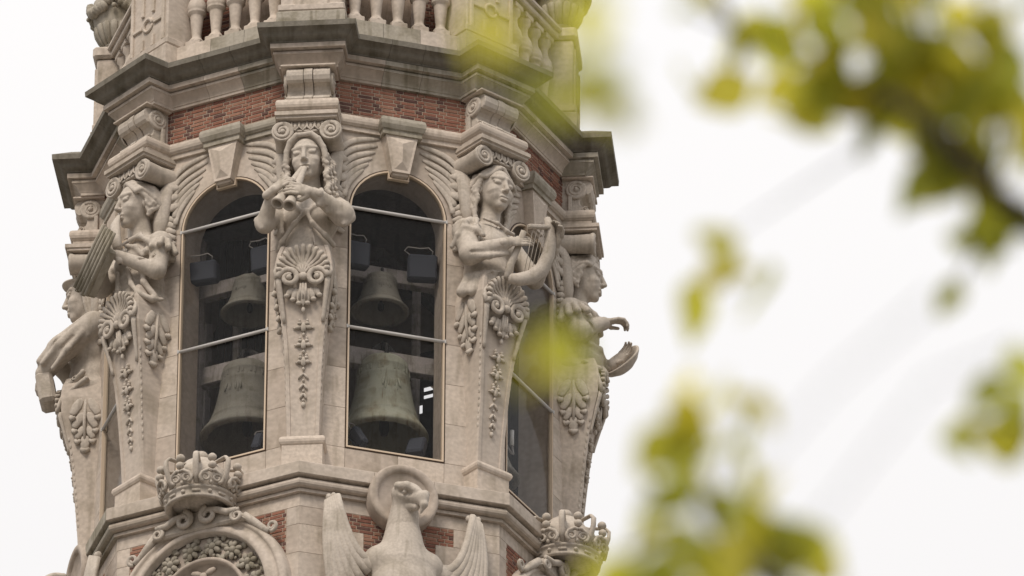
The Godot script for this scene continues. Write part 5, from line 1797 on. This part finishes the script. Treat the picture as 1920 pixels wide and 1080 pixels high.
# ---------------------------------------------------------------- the near tree
func build_tree() -> void:
	var clumps := [
		[Vector3(2.686, 7.431, 111.448), 0.004, 2, 0.85],
		[Vector3(2.643, 7.188, 111.885), 0.009, 2, 1.00],
		[Vector3(2.667, 7.439, 111.453), 0.005, 1, 0.80],
		[Vector3(2.650, 6.946, 112.323), 0.006, 1, 0.90],
		[Vector3(2.609, 6.931, 112.314), 0.007, 1, 0.90],
		[Vector3(2.633, 6.708, 112.764), 0.006, 1, 0.80],
		[Vector3(2.580, 6.425, 113.177), 0.004, 1, 0.70],
		[Vector3(2.543, 6.983, 112.346), 0.004, 1, 0.80],
		[Vector3(2.573, 6.712, 112.766), 0.003, 1, 0.60],
		[Vector3(2.628, 7.171, 111.875), 0.006, 1, 0.80],
		[Vector3(2.633, 7.178, 111.298), 0.005, 1, 1.05],
		[Vector3(2.597, 6.688, 112.170), 0.004, 1, 0.80],
		[Vector3(2.671, 6.984, 111.190), 0.007, 1, 0.80],
		[Vector3(2.833, 9.646, 108.117), 0.018, 1, 1.38],
		[Vector3(2.954, 10.612, 106.365), 0.023, 1, 1.38],
		[Vector3(2.865, 10.628, 106.373), 0.015, 1, 1.38],
		[Vector3(2.962, 10.659, 106.394), 0.014, 1, 1.38],
		[Vector3(2.873, 10.204, 107.287), 0.019, 1, 1.38],
		[Vector3(3.070, 10.686, 106.414), 0.035, 4, 1.38],
		[Vector3(3.051, 10.623, 106.375), 0.031, 3, 1.38],
		[Vector3(3.153, 10.693, 106.422), 0.031, 4, 1.38],
		[Vector3(3.247, 10.628, 106.386), 0.036, 4, 1.38],
		[Vector3(3.349, 10.666, 106.414), 0.036, 4, 1.38],
		[Vector3(3.368, 10.602, 106.376), 0.031, 4, 1.38],
		[Vector3(3.294, 10.556, 106.344), 0.036, 4, 1.38],
		[Vector3(3.443, 10.569, 106.360), 0.036, 4, 1.38],
		[Vector3(3.220, 10.581, 106.355), 0.031, 3, 1.38],
		[Vector3(3.417, 10.378, 106.243), 0.031, 3, 1.38],
		[Vector3(3.341, 10.483, 106.302), 0.031, 4, 1.38],
		[Vector3(3.080, 10.579, 106.348), 0.037, 4, 1.38],
		[Vector3(3.135, 10.622, 106.377), 0.037, 4, 1.38],
		[Vector3(3.112, 10.562, 106.340), 0.031, 3, 1.38],
		[Vector3(3.182, 10.566, 106.344), 0.041, 6, 1.38],
		[Vector3(3.181, 10.669, 106.408), 0.031, 3, 1.38],
		[Vector3(3.219, 10.605, 106.370), 0.037, 4, 1.38],
		[Vector3(3.214, 10.700, 106.429), 0.041, 4, 1.38],
		[Vector3(3.257, 10.557, 106.342), 0.046, 6, 1.38],
		[Vector3(3.188, 10.506, 106.308), 0.016, 1, 1.38],
		[Vector3(3.293, 10.667, 106.412), 0.041, 4, 1.38],
		[Vector3(3.317, 10.595, 106.369), 0.046, 6, 1.38],
		[Vector3(3.341, 10.527, 106.329), 0.046, 6, 1.38],
		[Vector3(3.386, 10.665, 106.416), 0.046, 5, 1.38],
		[Vector3(3.382, 10.578, 106.362), 0.031, 3, 1.38],
		[Vector3(3.392, 10.498, 106.314), 0.046, 6, 1.38],
		[Vector3(3.442, 10.688, 106.433), 0.041, 3, 1.38],
		[Vector3(3.448, 10.513, 106.326), 0.037, 4, 1.38],
		[Vector3(3.351, 10.459, 106.288), 0.031, 3, 1.38],
		[Vector3(3.425, 10.450, 106.286), 0.041, 5, 1.38],
		[Vector3(3.277, 10.424, 106.263), 0.014, 1, 1.38],
		[Vector3(3.290, 10.468, 106.290), 0.021, 1, 1.38],
		[Vector3(3.393, 10.370, 106.237), 0.027, 4, 1.38],
		[Vector3(3.440, 10.393, 106.254), 0.033, 4, 1.38],
		[Vector3(3.452, 10.632, 106.399), 0.031, 1, 1.38],
		[Vector3(3.125, 10.733, 106.446), 0.062, 6, 1.38],
		[Vector3(3.311, 10.722, 106.447), 0.062, 6, 1.38],
		[Vector3(2.906, 9.851, 107.073), 0.021, 1, 1.38],
		[Vector3(2.924, 9.828, 107.060), 0.015, 1, 1.38],
		[Vector3(2.965, 10.271, 106.161), 0.014, 1, 1.38],
		[Vector3(2.884, 10.235, 106.138), 0.010, 1, 1.38],
		[Vector3(3.329, 10.259, 106.168), 0.014, 1, 1.38],
		[Vector3(3.448, 10.585, 106.370), 0.021, 1, 1.38],
		[Vector3(2.838, 9.099, 107.792), 0.022, 4, 1.38],
		[Vector3(2.825, 9.071, 107.775), 0.020, 2, 1.38],
		[Vector3(2.948, 9.609, 106.933), 0.015, 1, 1.38],
		[Vector3(2.913, 9.592, 106.923), 0.017, 1, 1.38],
		[Vector3(2.797, 9.035, 107.754), 0.018, 1, 1.38],
		[Vector3(2.860, 9.627, 106.941), 0.012, 1, 1.38],
		[Vector3(2.867, 8.977, 107.724), 0.041, 6, 1.38],
		[Vector3(2.802, 8.941, 107.702), 0.041, 6, 1.38],
		[Vector3(2.744, 8.920, 107.690), 0.033, 4, 1.38],
		[Vector3(2.925, 8.941, 107.705), 0.041, 6, 1.38],
		[Vector3(2.983, 8.919, 107.695), 0.033, 4, 1.38],
		[Vector3(2.851, 8.905, 107.684), 0.054, 6, 1.38],
		[Vector3(3.049, 8.896, 107.685), 0.027, 2, 1.38],
		[Vector3(2.950, 8.883, 107.674), 0.054, 4, 1.38],
		[Vector3(3.391, 9.601, 106.948), 0.027, 4, 1.38],
		[Vector3(3.400, 9.548, 106.918), 0.021, 2, 1.38],
		[Vector3(3.321, 9.574, 106.929), 0.015, 1, 1.38],
		[Vector3(3.351, 9.579, 106.933), 0.017, 1, 1.38],
		[Vector3(3.408, 9.647, 106.975), 0.015, 1, 1.38],
	]
	var limbs := [
		[Vector3(3.891, 10.639, 105.269), Vector3(3.512, 10.183, 106.483), Vector3(3.442, 10.185, 106.596), Vector3(3.387, 10.221, 106.614), Vector3(3.323, 10.277, 106.644), Vector3(3.241, 10.348, 106.683), Vector3(3.182, 10.589, 106.359), Vector3(3.089, 10.630, 106.381), Vector3(2.976, 10.663, 106.397), Vector3(2.856, 10.174, 107.268)],
		[Vector3(3.341, 10.483, 106.302), Vector3(3.313, 10.595, 106.369), Vector3(3.284, 10.683, 106.422), Vector3(3.255, 10.778, 106.480)],
		[Vector3(3.407, 10.426, 106.271), Vector3(3.425, 10.553, 106.349), Vector3(3.396, 10.665, 106.416), Vector3(3.386, 10.760, 106.475)],
		[Vector3(3.463, 10.389, 106.252), Vector3(3.398, 10.370, 106.237), Vector3(3.329, 10.259, 106.168)],
		[Vector3(3.257, 10.557, 106.342), Vector3(3.188, 10.498, 106.303), Vector3(2.967, 10.128, 106.657), Vector3(2.906, 9.836, 107.064), Vector3(2.954, 10.019, 106.593)],
		[Vector3(2.900, 10.500, 106.883), Vector3(2.944, 10.687, 106.411), Vector3(2.967, 10.651, 106.390), Vector3(2.956, 10.608, 106.362)],
		[Vector3(3.660, 9.033, 106.658), Vector3(3.193, 8.906, 107.354), Vector3(2.950, 8.890, 107.678), Vector3(2.876, 8.963, 107.716), Vector3(2.830, 9.063, 107.771), Vector3(2.859, 9.375, 107.374)],
		[Vector3(2.950, 8.890, 107.678), Vector3(2.818, 8.941, 107.703), Vector3(2.744, 8.920, 107.690)],
		[Vector3(2.876, 8.963, 107.716), Vector3(2.936, 9.360, 107.367)],
		[Vector3(3.647, 9.740, 106.469), Vector3(3.395, 9.586, 106.940), Vector3(3.318, 9.574, 106.928)],
		[Vector3(2.890, 7.789, 111.681), Vector3(2.656, 7.141, 112.210), Vector3(2.614, 6.951, 112.326), Vector3(2.613, 6.921, 112.075), Vector3(2.615, 6.940, 111.738)],
		[Vector3(2.814, 7.511, 110.340), Vector3(2.932, 7.162, 111.296), Vector3(3.046, 7.245, 111.348)],
		[Vector3(2.959, 7.521, 110.350), Vector3(3.062, 7.409, 110.866), Vector3(3.136, 7.191, 111.322)],
	]
	var radii := [[0.0500, 0.0220, 0.0200, 0.0180, 0.0160, 0.0130, 0.0080, 0.0050, 0.0040, 0.0030], [0.0080, 0.0060, 0.0050, 0.0040], [0.0080, 0.0060, 0.0050, 0.0040], [0.0070, 0.0050, 0.0015], [0.0060, 0.0030, 0.0015, 0.0015, 0.0020], [0.0080, 0.0100, 0.0090, 0.0030], [0.0400, 0.0200, 0.0120, 0.0080, 0.0050, 0.0030], [0.0070, 0.0050, 0.0030], [0.0040, 0.0030], [0.0100, 0.0060, 0.0030], [0.0060, 0.0040, 0.0030, 0.0020, 0.0020], [0.0015, 0.0015, 0.0020], [0.0015, 0.0015, 0.0020]]
	var base := Vector3(6.6, 0, 103.5)
	var t := thing("street_tree", "near tree with fresh yellow green leaves, blurred, reaching in from the right", "tree", Transform3D(Basis.IDENTITY, base))
	var at := Transform3D(Basis.IDENTITY, -base)
	var tr := Geo.new()
	tr.tube([Vector3(6.6, -0.2, 103.5), Vector3(6.55, 2.5, 103.5), Vector3(6.7, 5.5, 103.6), Vector3(6.5, 9.0, 103.4), Vector3(6.6, 12.5, 103.3)], [0.26, 0.2, 0.17, 0.12, 0.05], 12)
	put("trunk", tr.mesh(), M.bark, t, at)
	limbs[0].push_front(Vector3(5.2, 10.6, 104.2))
	radii[0].push_front(0.07)
	limbs[0].push_front(Vector3(6.55, 9.2, 103.4))
	radii[0].push_front(0.09)
	limbs[6].push_front(Vector3(6.65, 7.2, 103.5))
	radii[6].push_front(0.08)
	limbs[9].push_front(Vector3(6.5, 9.0, 103.4))
	radii[9].push_front(0.03)
	limbs[10].push_front(Vector3(4.6, 9.9, 106.5))
	radii[10].push_front(0.02)
	limbs[10].push_front(Vector3(6.5, 9.4, 103.4))
	radii[10].push_front(0.04)
	limbs[5].push_front(limbs[1][3])
	radii[5].push_front(0.006)
	for i in [11, 12]:
		limbs[i].push_front(limbs[6][3])
		radii[i].push_front(0.004)
	for i in limbs.size():
		var g := Geo.new()
		g.tube(limbs[i], radii[i], 7)
		put("branch", g.mesh(), M.bark, t, at)
	var shapes := []
	for v in 3:
		var g := Geo.new()
		g.smooth(true)
		var w: float = [0.52, 0.44, 0.58][v]
		var rows := []
		for i in 7:
			var u := i / 6.0
			var half := w * sin(PI * pow(u, 0.75)) * 0.62 + 0.004
			var drop := -0.12 * u * u
			rows.append([Vector3(-half, u, drop + half * 0.35), Vector3(0, u, drop), Vector3(half, u, drop + half * 0.35)])
		for i in 6:
			for j in 2:
				g.quad(rows[i][j], rows[i][j + 1], rows[i + 1][j + 1], rows[i + 1][j])
		shapes.append(g.mesh())
	var r := RandomNumberGenerator.new()
	r.seed = 77
	for c in clumps:
		for i in c[2]:
			var p: Vector3 = c[0] + Vector3(r.randfn(0, 0.75), r.randfn(0, 0.75), r.randfn(0, 2.2)) * float(c[1])
			var l: float = r.randf_range(0.06, 0.10) * float(c[3])
			var near: bool = c[0].z > 109.8
			var b := Basis.from_euler(Vector3(r.randf_range(-0.9, 0.9), r.randf_range(-0.7, 0.7) if near else r.randf() * TAU, r.randf_range(1.6, 4.6)))
			put("leaf", shapes[r.randi() % 3], M["leaf%d" % (r.randi() % 4)], t, at * Transform3D(b.scaled(Vector3.ONE * l), p - b.y * l * 0.5))


# ---------------------------------------------------------------- scene
func _ready() -> void:
	rng.seed = 5
	var cam := Camera3D.new()
	cam.name = "camera"
	add_child(cam)
	cam.position = Vector3(2.568, 1.7, 120.84)
	cam.basis = Basis(Vector3.RIGHT, deg_to_rad(30.33)) * Basis(Vector3.BACK, deg_to_rad(0.36))
	var at := CameraAttributesPhysical.new()
	at.frustum_focal_length = 404.4
	at.frustum_focus_distance = 137.0
	at.frustum_near = 0.5
	at.frustum_far = 4000.0
	at.exposure_aperture = 6.0
	at.auto_exposure_enabled = false
	cam.attributes = at
	cam.current = true
	var env := Environment.new()
	env.background_mode = Environment.BG_SKY
	var sky := ProceduralSkyMaterial.new()  # even overcast: brightest overhead, half as bright at the horizon
	sky.sky_top_color = Color(1.015, 1.01, 1.005)
	sky.sky_horizon_color = Color(0.628, 0.617, 0.624)
	sky.sky_curve = 0.62
	sky.ground_bottom_color = Color(0.33, 0.32, 0.30)
	sky.ground_horizon_color = Color(0.42, 0.41, 0.40)
	env.sky = Sky.new()
	env.sky.sky_material = sky
	env.tonemap_mode = Environment.TONE_MAPPER_LINEAR
	env.tonemap_exposure = 1.42
	env.sdfgi_enabled = true
	env.ssao_enabled = true
	env.ssil_enabled = true
	var we := WorldEnvironment.new()
	we.name = "environment"
	we.environment = env
	add_child(we)
	var sun := DirectionalLight3D.new()  # sun behind thin cloud
	sun.name = "sun"
	sun.light_energy = 0.5
	sun.light_color = Color(1.0, 0.95, 0.89)
	sun.light_angular_distance = 18.0
	sun.shadow_enabled = true
	sun.sky_mode = DirectionalLight3D.SKY_MODE_LIGHT_ONLY
	add_child(sun)
	sun.rotation = Vector3(deg_to_rad(-48), deg_to_rad(-22), 0)

	make_materials()
	var gm := PlaneMesh.new()
	gm.size = Vector2(6000, 6000)
	put("ground", gm, M.ground, self).set_meta("kind", "structure")
	tower = thing("bell_tower", "pale stone octagonal bell tower with brick bands and tall arched windows", "tower")
	build_walls()
	build_windows()
	build_courses()
	build_bricks()
	build_corner_ornaments()
	build_top()
	angel_with_flutes()
	angel_with_reed_pipes()
	angel_with_lyre()
	angel_in_profile_right()
	angel_in_profile_left()
	var e := make_eagle()
	e.set_meta("label", "stone eagle with spread wings and a halo disc below the right front window")
	var d := e.duplicate()
	d.name = numbered("eagle_statue", self)
	add_child(d)
	d.transform = Transform3D(Basis(Vector3.UP, deg_to_rad(-90.0)), Vector3.ZERO) * e.transform
	d.set_meta("label", "stone eagle at the bottom left corner of which only the halo and wing show")
	for o in [e, d]:
		o.set_meta("group", "stone eagles below the ledge")
	make_round(7, "wreathed stone round topped by a crown, under the left front window")
	make_round(1, "crowned stone round at the lower right corner below the side window, seen edge on")
	make_urn(6, "stone urn with garlands on the balustrade at the upper left")
	make_urn(2, "stone urn on the balustrade at the upper right, half behind blurred leaves")
	build_bells()
	build_small_things()
	build_tree()
